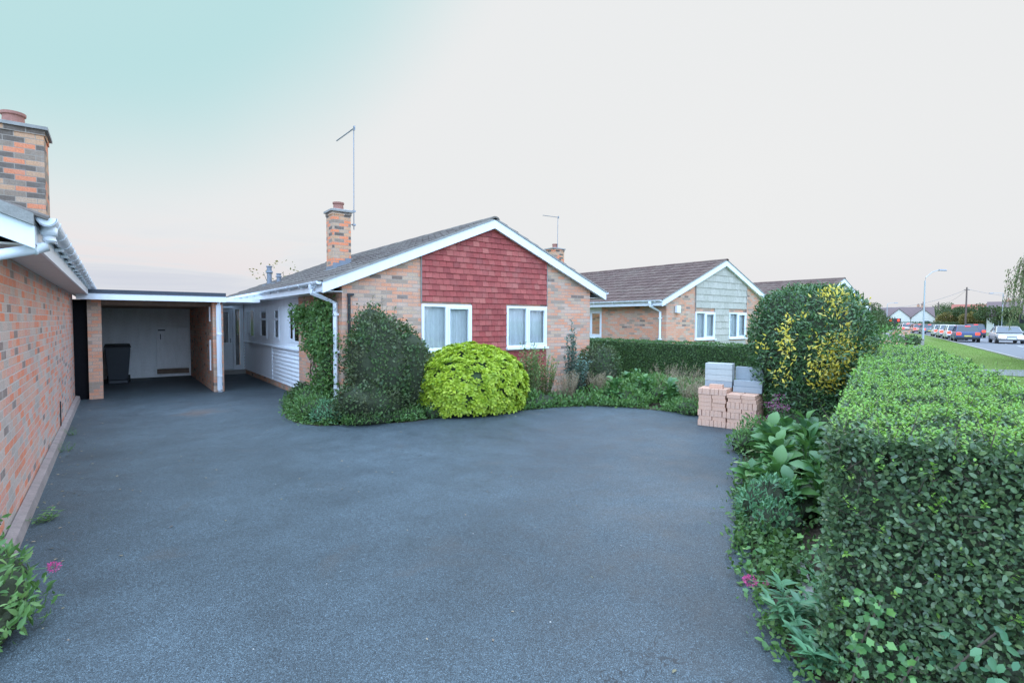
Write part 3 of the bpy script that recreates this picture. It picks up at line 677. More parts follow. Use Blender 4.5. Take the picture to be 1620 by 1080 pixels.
    for (xa_, za, xb_, zb_) in ((XL, ZE, XP, ZP), (XR, 2.49, XP, ZP)):
        d.hexa([(bx(xa_), by(9.47), za-.02), (bx(xb_), by(9.47), zb_-.02), (bx(xb_), by(ylen+.1), zb_-.02), (bx(xa_), by(ylen+.1), za-.02)],
               [(bx(xa_), by(9.47), za), (bx(xb_), by(9.47), zb_), (bx(xb_), by(ylen+.1), zb_), (bx(xa_), by(ylen+.1), za)])
    rf = d.build('roof', 'cement', root)
    slope_tiles('roof_tiles', rf, roofmat, bx(XL-.03), ZE, bx(XP), ZP+.004, by(9.41), by(ylen+.12), 12, seed=1)
    slope_tiles('roof_tiles', rf, roofmat, bx(XR+.03), 2.48, bx(XP), ZP+.004, by(9.41), by(ylen+.12), 12, seed=2)
    rd = MB(); y = by(9.40); k = 0
    while y < by(ylen+.1):
        y2 = min(y+.44, by(ylen+.12)); rr = 0.105+(.004 if k % 2 else 0); n = 8
        v = [(bx(XP)+rr*1.1*math.cos(math.pi*q/n), yy, ZP-.005+rr*.72*math.sin(math.pi*q/n)) for yy in (y, y2) for q in range(n+1)]
        rd.add(v, [(q, q+1, n+2+q, n+1+q) for q in range(n)]+[tuple(range(n+1)), tuple(range(n+1, 2*n+2))[::-1]]); y += .445; k += 1
    rd.build('ridge_tiles', roofmat, rf)
    # verge: undercloak, barge boards
    for nm, (xa_, za), sg in (('l', (XL, ZE), 1), ('r', (XR, 2.49), -1)):
        c = MB(); yv0, yv1 = by(9.405), by(9.47)
        def slab(bb, ya, yb_, ztop, zbot, xe=0.0):
            bb.hexa([(bx(xa_), ya, za+zbot), (bx(XP), ya, ZP+zbot), (bx(XP), yb_, ZP+zbot), (bx(xa_), yb_, za+zbot)], [(bx(xa_), ya, za+ztop), (bx(XP), ya, ZP+ztop), (bx(XP), yb_, ZP+ztop), (bx(xa_), yb_, za+ztop)])
        slab(c, by(9.40), by(9.468), 0.036, 0.001); c.build('verge_mortar', 'cement', rf)
        c = MB(); slab(c, by(9.418), by(9.442), 0.0, -0.19); slab(c, by(9.442), by(9.545), -0.155, -0.175)
        c.build('barge_board', 'white', root)
    # eaves
    for side, xw, xf, ze in ((-1, 3.35, XL, ZE), (1, 9.85, XR, 2.49)):
        c = MB(); x_i, x_o = bx(xf), bx(xf)-side*0.02
        c.box(min(x_i, x_o), max(x_i, x_o), by(9.444), by(ylen+.1), ze-.165, ze-.005); c.build('fascia', 'white', root)
        c = MB(); a_, b_ = sorted((x_o, bx(xw)-side*0.01)); c.box(a_, b_, by(9.548), by(ylen), ze-.155, ze-.14); c.build('soffit', 'white_board' if side < 0 else 'soffit', root)
        gutter(root, side, bx(xf), ze+.015, by(9.44), by(ylen+.1))
    # square downpipe with swan neck
    c = MB(); gx = bx(XL)-.062; px = bx(3.35)-.055; yy = by(9.86)
    c.box(gx-.045, gx+.045, yy-.05, yy+.05, ZE-.09, ZE-.03)
    c.sqtube([(gx, yy, ZE-.085), (gx, yy, ZE-.17), (px, yy-.10, 2.06), (px, yy-.10, 0.09)], 0.065)
    c.sqtube([(px, yy-.10, .09), (px-.05, yy-.13, 0.03)], .066)
    dp = c.build('downpipe', 'white', root)
    for zz in (0.45, 1.15, 1.85): c = MB(); c.box(px-.045, px+.06, yy-.145, yy-.055, zz-.02, zz+.02); c.build('pipe_clip', 'white', dp)
    if chim:
        xc0, xc1, yc0, yc1 = bx(4.14), bx(4.58), by(12.4), by(12.85)
        ch = chimney(root, xc0, xc1, yc0, yc1, 2.7, 4.40, brick and 1)
        fl = MB()
        zb0, zb1 = ZE+(4.14-XL)*SL, ZE+(4.58-XL)*SL
        for k in range(3):
            xa_ = xc0+(xc1-xc0)*k/3; xb_ = xc0+(xc1-xc0)*(k+1)/3; zz = zb0+(zb1-zb0)*(k+1)/3
            fl.box(xa_, xb_-.001, yc0-.012, yc0-.002, zz-.12, zz+.14)
        fl.box(xc0-.012, xc0-.002, yc0-.02, yc1+.02, zb0-.02, zb0+.13)
        fl.hexa([(xc0-.2, yc0-.16, zb0-.2*SL+.045), (xc0, yc0-.16, zb0+.045), (xc0, yc1+.1, zb0+.045), (xc0-.2, yc1+.1, zb0-.2*SL+.045)], [(xc0-.2, yc0-.16, zb0-.2*SL+.055), (xc0, yc0-.16, zb0+.055), (xc0, yc1+.1, zb0+.055), (xc0-.2, yc1+.1, zb0-.2*SL+.055)])
        fl.hexa([(xc0, yc0-.16, zb0+.045), (xc1, yc0-.16, zb1+.045), (xc1, yc0-.001, zb1+.045), (xc0, yc0-.001, zb0+.045)], [(xc0, yc0-.16, zb0+.056), (xc1, yc0-.16, zb1+.056), (xc1, yc0-.001, zb1+.056), (xc0, yc0-.001, zb0+.056)])
        fl.build('flashing', 'lead', ch)
    return root, bx, by
main, bx, by = bungalow('bungalow', (0, 0), 'orange brick bungalow with red hung tiles on its gable and a white boarded side', 'tile_red', 'roof', 'brick')
# flues, dark pipe, entrance screen
for yy, hh, rr in ((18.1, 0.62, 0.075), (16.9, 0.30, 0.065)):
    f = MB(); zb = 2.42+(4.0-2.96)*SL
    f.lathe(bx(4.0), by(yy), [(rr, zb-.05), (rr, zb+hh*.62), (rr*1.5, zb+hh*.66), (rr*1.35, zb+hh*.74), (rr, zb+hh*.76), (rr, zb+hh*.93), (rr*1.25, zb+hh*.95), (rr*1.2, zb+hh)], 12)
    fo = f.build('flue', 'lead', main, smooth=False)
    f = MB(); f.box(bx(3.82), bx(4.2), by(yy-.2), by(yy+.2), zb-.06, zb+.02); f.build('flashing', 'lead', fo)
f = MB(); f.tube([(bx(3.47), by(9.52), 2.24), (bx(3.47), by(9.52), 0.3)], 0.028, 10); f.box(bx(3.44), bx(3.56), by(9.5), by(9.53), 2.2, 2.24); f.build('cable_duct', 'black', main)
E_ = lambda u, w_, z: (u, by(18.85)-w_, z)
b = MB(); wallplane(b, E_, [bx(2.11), bx(3.36)], lambda u: 2.25, 0.12, [(bx(2.42), bx(3.05), .125, 2.1), (bx(3.12), bx(3.26), .27, 2.08)], 0.08)
scr = b.build('entrance_screen', 'white_board', main)
b = MB(); wallplane(b, lambda u, w_, z: (u, by(18.88)-w_, z), [bx(2.43), bx(3.04)], lambda u: 2.09, 0.14, [(bx(2.56), bx(2.93), 1.0, 1.98)], 0.05)
dr = b.build('front_door', 'white', main)
b = MB(); b.add([E_(bx(2.56), -.05, 1.0), E_(bx(2.93), -.05, 1.0), E_(bx(2.93), -.05, 1.98), E_(bx(2.56), -.05, 1.98)], [(0, 1, 2, 3)]); b.build('glass', 'glass', dr)
b = MB(); b.box(bx(2.95), bx(2.98), by(18.79), by(18.85), 1.0, 1.14); b.build('handle', 'alu', dr)
b = MB(); b.add([E_(bx(3.12), -.04, .27), E_(bx(3.26), -.04, .27), E_(bx(3.26), -.04, 2.08), E_(bx(3.12), -.04, 2.08)], [(0, 1, 2, 3)]); b.build('side_light', 'glass', main)
b = MB(); b.box(bx(2.11), bx(3.36), by(18.6), by(18.87), 0.0, 0.118); b.build('door_step', 'concrete', main)
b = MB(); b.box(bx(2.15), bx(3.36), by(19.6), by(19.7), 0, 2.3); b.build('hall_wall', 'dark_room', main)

# neighbour bungalows
b2, bx2, by2 = bungalow('bungalow', (11.12, 1.0), 'brick bungalow with grey-green shingled gable beyond the clipped boundary hedge', 'tile_grey', 'roof_brown', 'brick', chim=False)
chimney(b2, bx2(4.3), bx2(4.95), by2(16.2), by2(16.7), 2.7, 5.0, 1, flash=False)
a = MB(); a.box(bx2(3.78), bx2(3.98), by2(9.44), by2(9.53), 2.03, 2.27); a.build('alarm_box', 'white', b2)
b3, bx3, by3 = bungalow('bungalow', (23.2, 1.55), 'farthest bungalow of the row, brown roof showing above the big round shrub', 'tile_grey', 'roof_brown', 'brick', chim=False)

# left-hand neighbour house
lh = empty('brick_house', (-4.1, 9.0, 0), 'red and grey brick house with white gutter along the left edge of the drive', 'house')
lx = lambda x: x+4.1
ly = lambda y: y-9.0
y0, y1 = 5.02, 14.55; LXP = -4.3; LXE = -0.42; LS = 0.41; ZE = 2.42; ZPk = ZE+(LXE-LXP)*LS
b = MB(); ltop = lambda x: ZE+(LXE-(x-4.1) if (x-4.1) > LXP else (x-4.1)-(2*LXP-LXE))*LS-.02
b.add([(lx(-.7), ly(y0), -.1), (lx(-.7), ly(y1), -.1), (lx(-.7), ly(y1), 2.29), (lx(-.7), ly(y0), 2.29)], [(3, 2, 1, 0)])
wallplane(b, lambda u, w_, z: (u, ly(y0)-w_, z), [lx(-7.9), lx(LXP), lx(-.7)], ltop, -.1, [], .2)
wallplane(b, lambda u, w_, z: (u, ly(19.4)+w_, z), [lx(-7.9), lx(LXP), lx(-1.2)], ltop, -.1, [], .2)
b.add([(lx(-.7), ly(y1), -.1), (lx(-1.2), ly(y1), -.1), (lx(-1.2), ly(y1), 2.29), (lx(-.7), ly(y1), 2.29)], [(3, 2, 1, 0)])
b.add([(lx(-1.2), ly(y1), -.1), (lx(-1.2), ly(19.4), -.1), (lx(-1.2), ly(19.4), 2.29), (lx(-1.2), ly(y1), 2.29)], [(3, 2, 1, 0)])
b.add([(lx(-7.9), ly(y0), -.1), (lx(-7.9), ly(19.4), -.1), (lx(-7.9), ly(19.4), 2.29), (lx(-7.9), ly(y0), 2.29)], [(0, 1, 2, 3)])
b.build('wall', 'brick_left', lh)
b = MB(); b.hexa([(lx(-.69), ly(y0-.05), -.05), (lx(-.60), ly(y0-.05), -.05), (lx(-.60), ly(y1), -.05), (lx(-.69), ly(y1), -.05)], [(lx(-.69), ly(y0-.05), .10), (lx(-.625), ly(y0-.05), .085), (lx(-.625), ly(y1), .085), (lx(-.69), ly(y1), .10)])
b.build('plinth', plain('worn_plinth', (0.30, 0.235, 0.21), 0.9, 0.3, 7, bump=0.6), lh)
d = MB()
for xe in (LXE, 2*LXP-LXE):
    q = [(lx(xe), ZE), (lx(LXP), ZPk)]
    d.hexa([(q[0][0], ly(4.9), q[0][1]-.02), (q[1][0], ly(4.9), q[1][1]-.02), (q[1][0], ly(19.6), q[1][1]-.02), (q[0][0], ly(19.6), q[0][1]-.02)],
           [(q[0][0], ly(4.9), q[0][1]), (q[1][0], ly(4.9), q[1][1]), (q[1][0], ly(19.6), q[1][1]), (q[0][0], ly(19.6), q[0][1])])
rf = d.build('roof', 'cement', lh)
slope_tiles('roof_tiles', rf, 'roof', lx(LXE+.03), ZE, lx(LXP), ZPk, ly(4.84), ly(19.6), 12, seed=5)
slope_tiles('roof_tiles', rf, 'roof', lx(2*LXP-LXE-.03), ZE, lx(LXP), ZPk, ly(4.84), ly(19.6), 12, seed=6)
for xe in (LXE, 2*LXP-LXE):
    c = MB()
    def slab(bb, ya, yb_, ztop, zbot):
        bb.hexa([(lx(xe), ya, ZE+zbot), (lx(LXP), ya, ZPk+zbot), (lx(LXP), yb_, ZPk+zbot), (lx(xe), yb_, ZE+zbot)], [(lx(xe), ya, ZE+ztop), (lx(LXP), ya, ZPk+ztop), (lx(LXP), yb_, ZPk+ztop), (lx(xe), yb_, ZE+ztop)])
    slab(c, ly(4.80), ly(4.90), .045, -.035); c.build('verge_mortar', 'cement', rf)
    c = MB(); slab(c, ly(4.838), ly(4.862), -.036, -.19); slab(c, ly(4.862), ly(5.018), -.155, -.172); c.build('barge_board', 'white', lh)
c = MB(); c.box(lx(LXE-.02), lx(LXE), ly(4.864), ly(19.5), ZE-.165, ZE-.022); c.build('fascia', 'white', lh)
c = MB(); c.box(lx(-.698), lx(LXE-.02), ly(5.022), ly(19.5), ZE-.155, ZE-.14); c.build('soffit', 'soffit', lh)
gutter(lh, 1, lx(LXE), ZE+.03, ly(4.87), ly(19.5), sp=0.62)
c = MB(); gx = lx(LXE)+.062; yy = ly(5.03)
c.tube([(gx, yy, ZE-.015), (gx, yy, ZE-.075)], .047, 16)
c.tube([(gx, yy, ZE-.06), (gx, yy, ZE-.12), (gx-.02, yy-.01, ZE-.155), (gx-.07, yy-.03, ZE-.175), (lx(-.66), ly(4.88), ZE-.26), (lx(-.72), ly(4.86), ZE-.32), (lx(-.73), ly(4.86), ZE-.45), (lx(-.73), ly(4.86), .15)], .036, 16)
c.tube([(gx, yy, ZE-.10), (gx, yy, ZE-.115)], .040, 16); c.tube([(gx-.075, yy-.032, ZE-.177), (gx-.09, yy-.038, ZE-.184)], .041, 16)
c.build('downpipe', 'white', lh, smooth=True)
chimney(lh, lx(-1.42), lx(-.74), ly(10.0), ly(10.62), 2.45, 4.50, 1, potr=.125)
b = MB(); b.tube([(lx(-.685), ly(10.55), .1), (lx(-.683), ly(10.56), .48)], .009, 6); b.build('cable', 'black', lh)

# ------------------------------------------------------------------ carport with garage door
cp = empty('carport', (0.8, 14.1, 0), 'flat-roofed brick carport with white fascia and white garage door between the two houses', 'carport')
cx = lambda x: x-0.8
cy = lambda y: y-14.1
b = MB(); b.box(cx(-.46), cx(-.22), cy(14.5), cy(14.78), -.05, 2.17); b.build('brick_pier', 'brick', cp)
b = MB(); b.box(cx(-.42), cx(-.30), cy(14.782), cy(19.0), -.05, 2.17); b.build('side_wall', 'brick_dark', cp)
b = MB(); b.box(cx(1.88), cx(2.10), cy(14.28), cy(19.0), -.05, 2.17); b.build('side_wall', 'brick', cp)
b = MB(); b.box(cx(-.6), cx(2.12), cy(14.12), cy(19.3), 2.19, 2.29); b.build('roof', 'soffit', cp)
b = MB(); b.box(cx(-.62), cx(2.14), cy(14.075), cy(19.32), 2.292, 2.345)
b.box(cx(-.62), cx(2.14), cy(14.07), cy(14.14), 2.346, 2.375); b.build('roofing_felt', 'felt', cp)
b = MB(); b.box(cx(-.62), cx(2.14), cy(14.09), cy(14.115), 2.16, 2.29); b.build('fascia', 'white', cp)
b = MB()
for k in range(8): b.box(cx(-.30), cx(1.87), cy(14.6+k*.55), cy(14.65+k*.55), 2.06, 2.188)
b.build('joists', 'timber', cp)
b = MB(); b.box(cx(2.142), cx(2.89), cy(14.1), cy(18.8), 2.17, 2.25); b.build('canopy', 'white_board', cp)
b = MB(); b.box(cx(-.45), cx(2.09), cy(19.002), cy(19.03), .0, 2.18)
for k in range(19):
    z0_ = .05+k*.11; b.hexa([(cx(-.295), cy(18.955), z0_), (cx(1.875), cy(18.955), z0_), (cx(1.87), cy(19.0), z0_), (cx(-.29), cy(19.0), z0_)], [(cx(-.29), cy(18.992), z0_+.105), (cx(1.87), cy(18.992), z0_+.105), (cx(1.87), cy(19.0), z0_+.105), (cx(-.29), cy(19.0), z0_+.105)])
b.build('garage_back_wall', 'door_white', cp)
b = MB(); b.box(cx(1.0), cx(1.82), cy(18.90), cy(18.945), .26, 1.50); dd = b.build('garage_door', 'door_white', cp, bevel=.004)
b = MB(); b.box(cx(1.04), cx(1.22), cy(18.88), cy(18.898), 1.40, 1.435); b.box(cx(1.09), cx(1.11), cy(18.875), cy(18.898), 1.14, 1.30); b.build('handle', 'black', dd)
b = MB(); b.box(cx(1.0), cx(1.82), cy(18.88), cy(18.95), .10, .24); b.build('kickboard', 'timber', dd)
c = MB(); px, py = cx(1.995), cy(14.20)
c.sqtube([(px, py-.05, 2.17), (px, py, 2.08), (px, py, .06), (px, py-.06, .02)], .075); dp = c.build('downpipe', 'white', cp)
for zz in (.4, 1.4): c = MB(); c.box(px-.05, px+.05, py-.05, py+.075, zz-.02, zz+.02); c.build('pipe_clip', 'white', dp)
c = MB(); c.tube([(cx(1.86), cy(14.6), .5), (cx(1.86), cy(14.6), 1.25)], .018, 8); c.tube([(cx(1.86), cy(14.6), 1.7), (cx(1.86), cy(14.6), 2.05)], .018, 8); c.build('cable_duct', 'white', cp)
# added black boards fill the gap; its shade is put into their colour
g = MB()
for k in range(3): g.box(-.72+k*.088, -.72+k*.088+.0885, 14.62+.003*(k%2), 14.64+.003*(k%2), .0, 2.17)
g.box(-.69, -.475, 14.645, 14.66, .3, .4); g.box(-.69, -.475, 14.645, 14.66, 1.6, 1.7)
tag(g.build('gap_shade_boards', 'gap_dark'), 'added black boards painting the shade in the narrow gap between the left house and the carport pier', 'shade filler')

# wheelie bin
wb = empty('wheelie_bin', (0.06, 17.75, 0), 'dark wheelie bin with lid shut standing in the carport against the garage door', 'bin')
b = MB(); b.hexa([(-.21, -.22, .10), (.21, -.22, .10), (.21, .26, .10), (-.21, .26, .10)], [(-.28, -.33, .98), (.28, -.33, .98), (.28, .33, .98), (-.28, .33, .98)])
b.box(-.22, .22, -.20, .1, .0, .098); b.build('body', plain('bin_plastic', (0.028, 0.034, 0.042), .45, .1, 5), wb, bevel=.02)
b = MB(); b.hexa([(-.30, -.36, .985), (.30, -.36, .985), (.30, .34, .985), (-.30, .34, .985)], [(-.26, -.32, 1.05), (.26, -.32, 1.05), (.27, .30, 1.07), (-.27, .30, 1.07)]); b.build('lid', 'black', wb, bevel=.015)
b = MB(); b.tube([(-.25, .38, 1.0), (.25, .38, 1.0)], .016, 8); b.box(-.2, -.16, .3, .39, .97, 1.01); b.box(.16, .2, .3, .39, .97, 1.01); b.build('handle', 'black', wb)
for sx in (-.26, .22):
    b = MB(); b.tube([(sx, .27, .1), (sx+.05, .27, .1)], .1, 16); b.build('wheel', 'tyre', wb)

# TV aerials
def aerial(x, y, z0, z1, boom, label, dz, wall):
    r_ = empty('tv_aerial', (x, y, z0), label, 'tv aerial')
    b = MB(); b.tube([(0, 0, 0), (0.015, 0, (z1-z0))], .0125, 8); b.build('mast', 'alu', r_)
    bxv = Vector(boom); nrm = Vector((bxv.y, -bxv.x, 0)).normalized(); z = z1-z0-.02
    b = MB(); b.tube([(-bxv.x*.1, -bxv.y*.1, z), (bxv.x, bxv.y, z+dz)], .013, 8)
    b.build('boom', 'alu', r_)
    e = MB(); k = 0
    for t in np.linspace(.08, .97, 13):
        p = Vector((bxv.x*t, bxv.y*t, z+dz*t)); h = .10 if k else .16
        e.tube([p-Vector((0, 0, h*.5)), p+Vector((0, 0, h*.5))] if False else [p-nrm*h*.3-Vector((0, 0, .01)), p+nrm*h*.3-Vector((0, 0, .01))], .0035, 5); k += 1
    p = Vector((-bxv.x*.06, -bxv.y*.06, z)); e.box(p.x-.02, p.x+.02, p.y-.02, p.y+.02, z-.05, z+.05)
    e.build('elements', 'alu', r_)
    b = MB()
    for zz in wall:
        b.tube([(0.03, 0, zz), (-.22, 0.02, zz+.01)], .011, 6)
        b.box(-.03, .04, -.03, .03, zz-.02, zz+.02)
    b.build('bracket', 'alu', r_)
    return r_
aerial(4.73, 12.6, 3.96, 6.42, (-.03, 1.1), 'tall thin television aerial on the chimney of the red-tiled bungalow', 0.0, (.12, .45))
aerial(15.75, 17.3, 4.4, 6.36, (-.95, -.1), 'distant television aerial on the chimney behind the red-tiled bungalow', -.05, (.1, .4))
# ------------------------------------------------------------------ planting
def bush(name, label, cat, blobs, n, size, tpl, mat, core='core', power=2.0, jit=0.05, up=0.5, rand=0.7, seed=1, amp=0.06, zmin=0.02, group=None, extra=None, sub=0.8, wob=0.06, ws=5.0):
    """blobs: (centre, radii) that together outline the crown"""
    c0 = blobs[0][0]; base = (c0[0], c0[1], 0.0)
    root = empty(name, base, label, cat, group)
    area = [b[1][0]*b[1][2]+b[1][1]*b[1][2]+b[1][0]*b[1][1] for b in blobs]; tot = sum(area); sets = []
    for i, (c, r) in enumerate(blobs):
        P, Nn = ellipsoid_pts(int(n*area[i]/tot), c, r, power)
        P = P+Nn*wobble(P, ws, wob, seed+i)[:, None]
        keep = P[:, 2] > zmin
        for j, (c2, r2) in enumerate(blobs):
            if j != i: keep &= ((np.abs((P-np.array(c2))/np.array(r2))**power).sum(1) > 0.80)
        P, Nn = P[keep], Nn[keep]
        sets.append(foliage_shell(P, Nn, size, tpl, up, rand, jit))
    leaf_obj('foliage', sets, mat, root, base)
    for i, (c, r) in enumerate(blobs):
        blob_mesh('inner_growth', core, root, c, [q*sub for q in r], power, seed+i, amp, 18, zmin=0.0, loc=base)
    if extra: extra(root, base)
    return root
def stems_plant(name, label, cat, base, n, h, spread, lsize, tpl, mat, per=14, group=None, lean=(0, 0), lmin=0.15, stem='bark', sr=0.004, droop=0.0, lup=0.5, flower=None, fl_n=0, fl_s=0.02, fl_h=1.0):
    root = empty(name, (base[0], base[1], 0), label, cat, group); st = MB(); Ps, Ds = [], []; FP, FD = [], []
    for i in range(n):
        a = random.uniform(0, 6.283); rr = spread*math.sqrt(random.random()); hh = h*random.uniform(.65, 1.05)
        b0 = Vector((rr*.35*math.cos(a), rr*.35*math.sin(a), 0)); tip = Vector((rr*math.cos(a)+lean[0], rr*math.sin(a)+lean[1], hh))
        pts = []
        for k in range(5):
            t = k/4; p = b0.lerp(tip, t); p.z = hh*(t-droop*t*t) if droop else hh*t; p += Vector((random.gauss(0, .012), random.gauss(0, .012), 0)); pts.append(p)
        st.tube(pts, [sr*(1-.6*k/4) for k in range(5)], 4)
        for k in range(per):
            t = lmin+(1-lmin)*(k+random.random())/per; q = t*4; j = min(3, int(q)); p = pts[j].lerp(pts[j+1], q-j)
            an = k*2.4+random.uniform(-.5, .5); Ps.append(p); Ds.append((math.cos(an), math.sin(an), lup+random.uniform(-.3, .4)))
        if flower:
            p = pts[-1]
            for k in range(fl_n):
                d = rand_dirs(1)[0]; FP.append(np.array(p)+d*np.array([.035, .035, .028])*fl_h); FD.append(d+np.array([0, 0, .4]))
    st.build('stems', stem, root)
    P = np.array([tuple(p) for p in Ps]); D = np.array(Ds)
    Fn = unit(np.cross(np.cross(D, np.array([[0, 0, 1.0]])), D)+rand_dirs(len(P))*.35)
    leaf_obj('foliage', [leaves(P, D, Fn, lsize*rng.uniform(.6, 1.2, len(P)), tpl)], mat, root)
    if flower:
        FP, FD = np.array(FP), np.array(FD)
        leaf_obj('flowers', [leaves(FP, FD, rand_dirs(len(FP)), fl_s*rng.uniform(.7, 1.2, len(FP)), 'tiny')], flower, root)
    return root
def rosette(name, label, base, n, L0, tpl, mat, h=0.25, group=None, cat='plant', tilt=(0.25, 1.1)):
    """broad leaves on short stalks arching from one crown"""
    root = empty(name, (base[0], base[1], 0), label, cat, group); st = MB(); P = []; D = []; F = []; S = []
    for i in range(n):
        a = i*2.39996+random.uniform(-.3, .3); t = i/n; el = tilt[1]-(tilt[1]-tilt[0])*t+random.uniform(-.4, .35)
        hh = h*(1-.55*t)*random.uniform(.8, 1.15); rr = .03+L0*.55*t*random.uniform(.7, 1.2)
        p = Vector((rr*math.cos(a), rr*math.sin(a), hh)); st.tube([(0.01*math.cos(a), .01*math.sin(a), 0), (p.x*.6, p.y*.6, p.z*.65), p], [.006, .005, .004], 4)
        d = (math.cos(a)*math.cos(el), math.sin(a)*math.cos(el), math.sin(el)); P.append(tuple(p)); D.append(d)
        a += random.uniform(-.5, .5); F.append((-math.cos(a)*math.sin(el)+random.gauss(0, .4), -math.sin(a)*math.sin(el)+random.gauss(0, .25), math.cos(el))); S.append(L0*random.uniform(.5, 1.1))
    st.build('stalks', 'lf_ivy', root)
    leaf_obj('foliage', [leaves(np.array(P), np.array(D), np.array(F), np.array(S), tpl)], mat, root)
    return root

# --- clipped privet hedge along the footpath, end face at the drive opening
H0 = np.array([2.70, 1.04]); HD = np.array(RD); HT = np.array([RD[1], -RD[0]]); HL, HW, HH = 10.5, 1.18, 1.22
hroot = empty('privet_hedge', (2.8, .95, 0), 'large clipped privet hedge with bright young shoots on top, right beside the drive entrance', 'hedge')
def hp(s, t, z): return np.stack([H0[0]+HD[0]*s+HT[0]*t, H0[1]+HD[1]*s+HT[1]*t, z], 1)
def vec(a, b, c, n): return np.tile(np.array([HD[0]*a+HT[0]*b, HD[1]*a+HT[1]*b, c]), (n, 1))
sets = []; base = (2.8, .95, 0)
def face(n, s, t, z, nv, size, tpl, **k):
    P = hp(s, t, z); Nn = unit(nv+rand_dirs(n)*.12); P = P+Nn*wobble(P, 6, .03, 5)[:, None]
    sets.append(foliage_shell(P, Nn, size, tpl, **k))
U = rng.uniform
n = 11000; face(n, np.zeros(n)+U(-.01, .01, n), U(-.02, HW+.02, n), HH*U(0.02, 1.0, n), vec(-1, 0, .12, n), .0285, 'oval', up=.15, rand=.8, jit=.055)
n = 3800; face(n, np.abs(rng.normal(0, .12, n)), U(0, HW, n), HH-np.abs(rng.normal(0, .10, n))*.5, vec(-.7, 0, .7, n), .0275, 'oval', up=.3, rand=.8, jit=.03)
n = 9000; s = U(0, 2.6, n); face(n, s, U(0, HW, n), np.full(n, HH), vec(0, 0, 1, n), .024, 'oval', up=.4, rand=.8, jit=.03)
n = 9000; s = 2.6+(HL-2.6)*U(0, 1, n)**1.5; face(n, s, U(0, HW, n), np.full(n, HH), vec(0, 0, 1, n), .034, 'tiny', up=.4, rand=.8, jit=.03)
n = 9000; s = HL*U(0, 1, n)**1.6; face(n, s, np.zeros(n), HH*U(0.03, 1, n), vec(0, -1, 0, n), .032, 'tiny', up=.2, rand=.8, jit=.05)
n = 6500; s = HL*U(0, 1, n)**1.4; face(n, s, np.full(n, HW), HH*U(0.03, 1, n), vec(0, 1, 0, n), .036, 'tiny', up=.2, rand=.8, jit=.05)
n = 900; face(n, np.full(n, HL), U(0, HW, n), HH*U(0.03, 1, n), vec(1, 0, 0, n), .04, 'tiny', up=.2, rand=.8, jit=.05)
leaf_obj('foliage', sets, 'lf_privet', hroot, base)
# young shoots
Ps, Ds, Fs, Ss = [], [], [], []
def shoots(n, s, t, z, size, tall, k=7):
    P0 = hp(s, t, z); P0[:, 2] += wobble(P0, 6, .03, 5)
    ln = unit(np.stack([rng.normal(0, .25, n), rng.normal(0, .25, n), np.ones(n)], 1)); a0 = U(0, 6.28, n)
    for j in range(k):
        an = a0+j*2.4; p = P0+ln*(tall*(j/k))[:, None] if hasattr(tall, '__len__') else P0+ln*(tall*j/k)
        d = np.stack([np.cos(an), np.sin(an), np.full(n, .25+.8*j/k)], 1); Ps.append(p); Ds.append(d)
        Fs.append(np.stack([-np.cos(an)*.6, -np.sin(an)*.6, np.ones(n)], 1)+rand_dirs(n)*.3); Ss.append(size*U(.7, 1.15, n)*(1-.35*j/k))
n = 1300; shoots(n, 2.8*U(0, 1, n)**.9, U(0, HW, n), np.full(n, HH), .026, U(.02, .075, n))
n = 1700; shoots(n, 2.8+8.5*U(0, 1, n)**1.3, U(0, HW, n), np.full(n, HH), .036, U(.02, .07, n), 5)
n = 40; shoots(n, np.zeros(n)-.03, U(0, HW, n), HH*U(.5, .95, n), .022, .03, 5)
leaf_obj('young_shoots', [leaves(np.concatenate(Ps), np.concatenate(Ds), np.concatenate(Fs), np.concatenate(Ss), 'oval')], 'lf_tip', hroot, base)
# woody heart: lumpy box
b = MB(); ns, nt_, nz = 90, 12, 12; ins = .055
def hv(s, t, z):
    p = hp(np.array([s]), np.array([t]), np.array([z]))[0]; r_ = .018*math.sin(p[0]*23+p[2]*17)+.014*math.sin(p[1]*31-p[2]*29)+random.uniform(-.012, .012)
    return (p[0]-base[0]+r_, p[1]-base[1]+r_*.6, p[2]+r_*.8)
def grid(fn, a, c):
    vs = [fn(i/a, j/c) for i in range(a+1) for j in range(c+1)]; b.add(vs, [(i*(c+1)+j, (i+1)*(c+1)+j, (i+1)*(c+1)+j+1, i*(c+1)+j+1) for i in range(a) for j in range(c)])
S0, S1, T0, T1, Z1 = ins, HL-ins, ins, HW-ins, HH-.05
grid(lambda i, j: hv(S0+(S1-S0)*i, T0+(T1-T0)*j, Z1), 120, 12); grid(lambda i, j: hv(S0+(S1-S0)*i, T0, Z1*j), 120, 12)
grid(lambda i, j: hv(S0+(S1-S0)*i, T1, Z1*j), 120, 12); grid(lambda i, j: hv(S0, T0+(T1-T0)*i, Z1*j), 40, 40); grid(lambda i, j: hv(S1, T0+(T1-T0)*i, Z1*j), 12, 12)
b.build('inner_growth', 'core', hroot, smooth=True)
# bare twigs showing between the leaves of the end face
b = MB()
for i in range(420):
    p = hp(np.array([random.uniform(-.0, .05)]), np.array([random.uniform(0, HW)]), np.array([random.uniform(.05, HH-.05)]))[0]
    d = np.array([-HD[0]*.3+random.gauss(0, .5), -HD[1]*.3+random.gauss(0, .5), random.uniform(.2, 1)]); d = d/np.linalg.norm(d)*random.uniform(.04, .11)
    b.tube([tuple(p-np.array(base)), tuple(p+d-np.array(base))], [.0022, .001], 4, False)
tag(b.build('twigs', 'bark', hroot), kind='stuff')

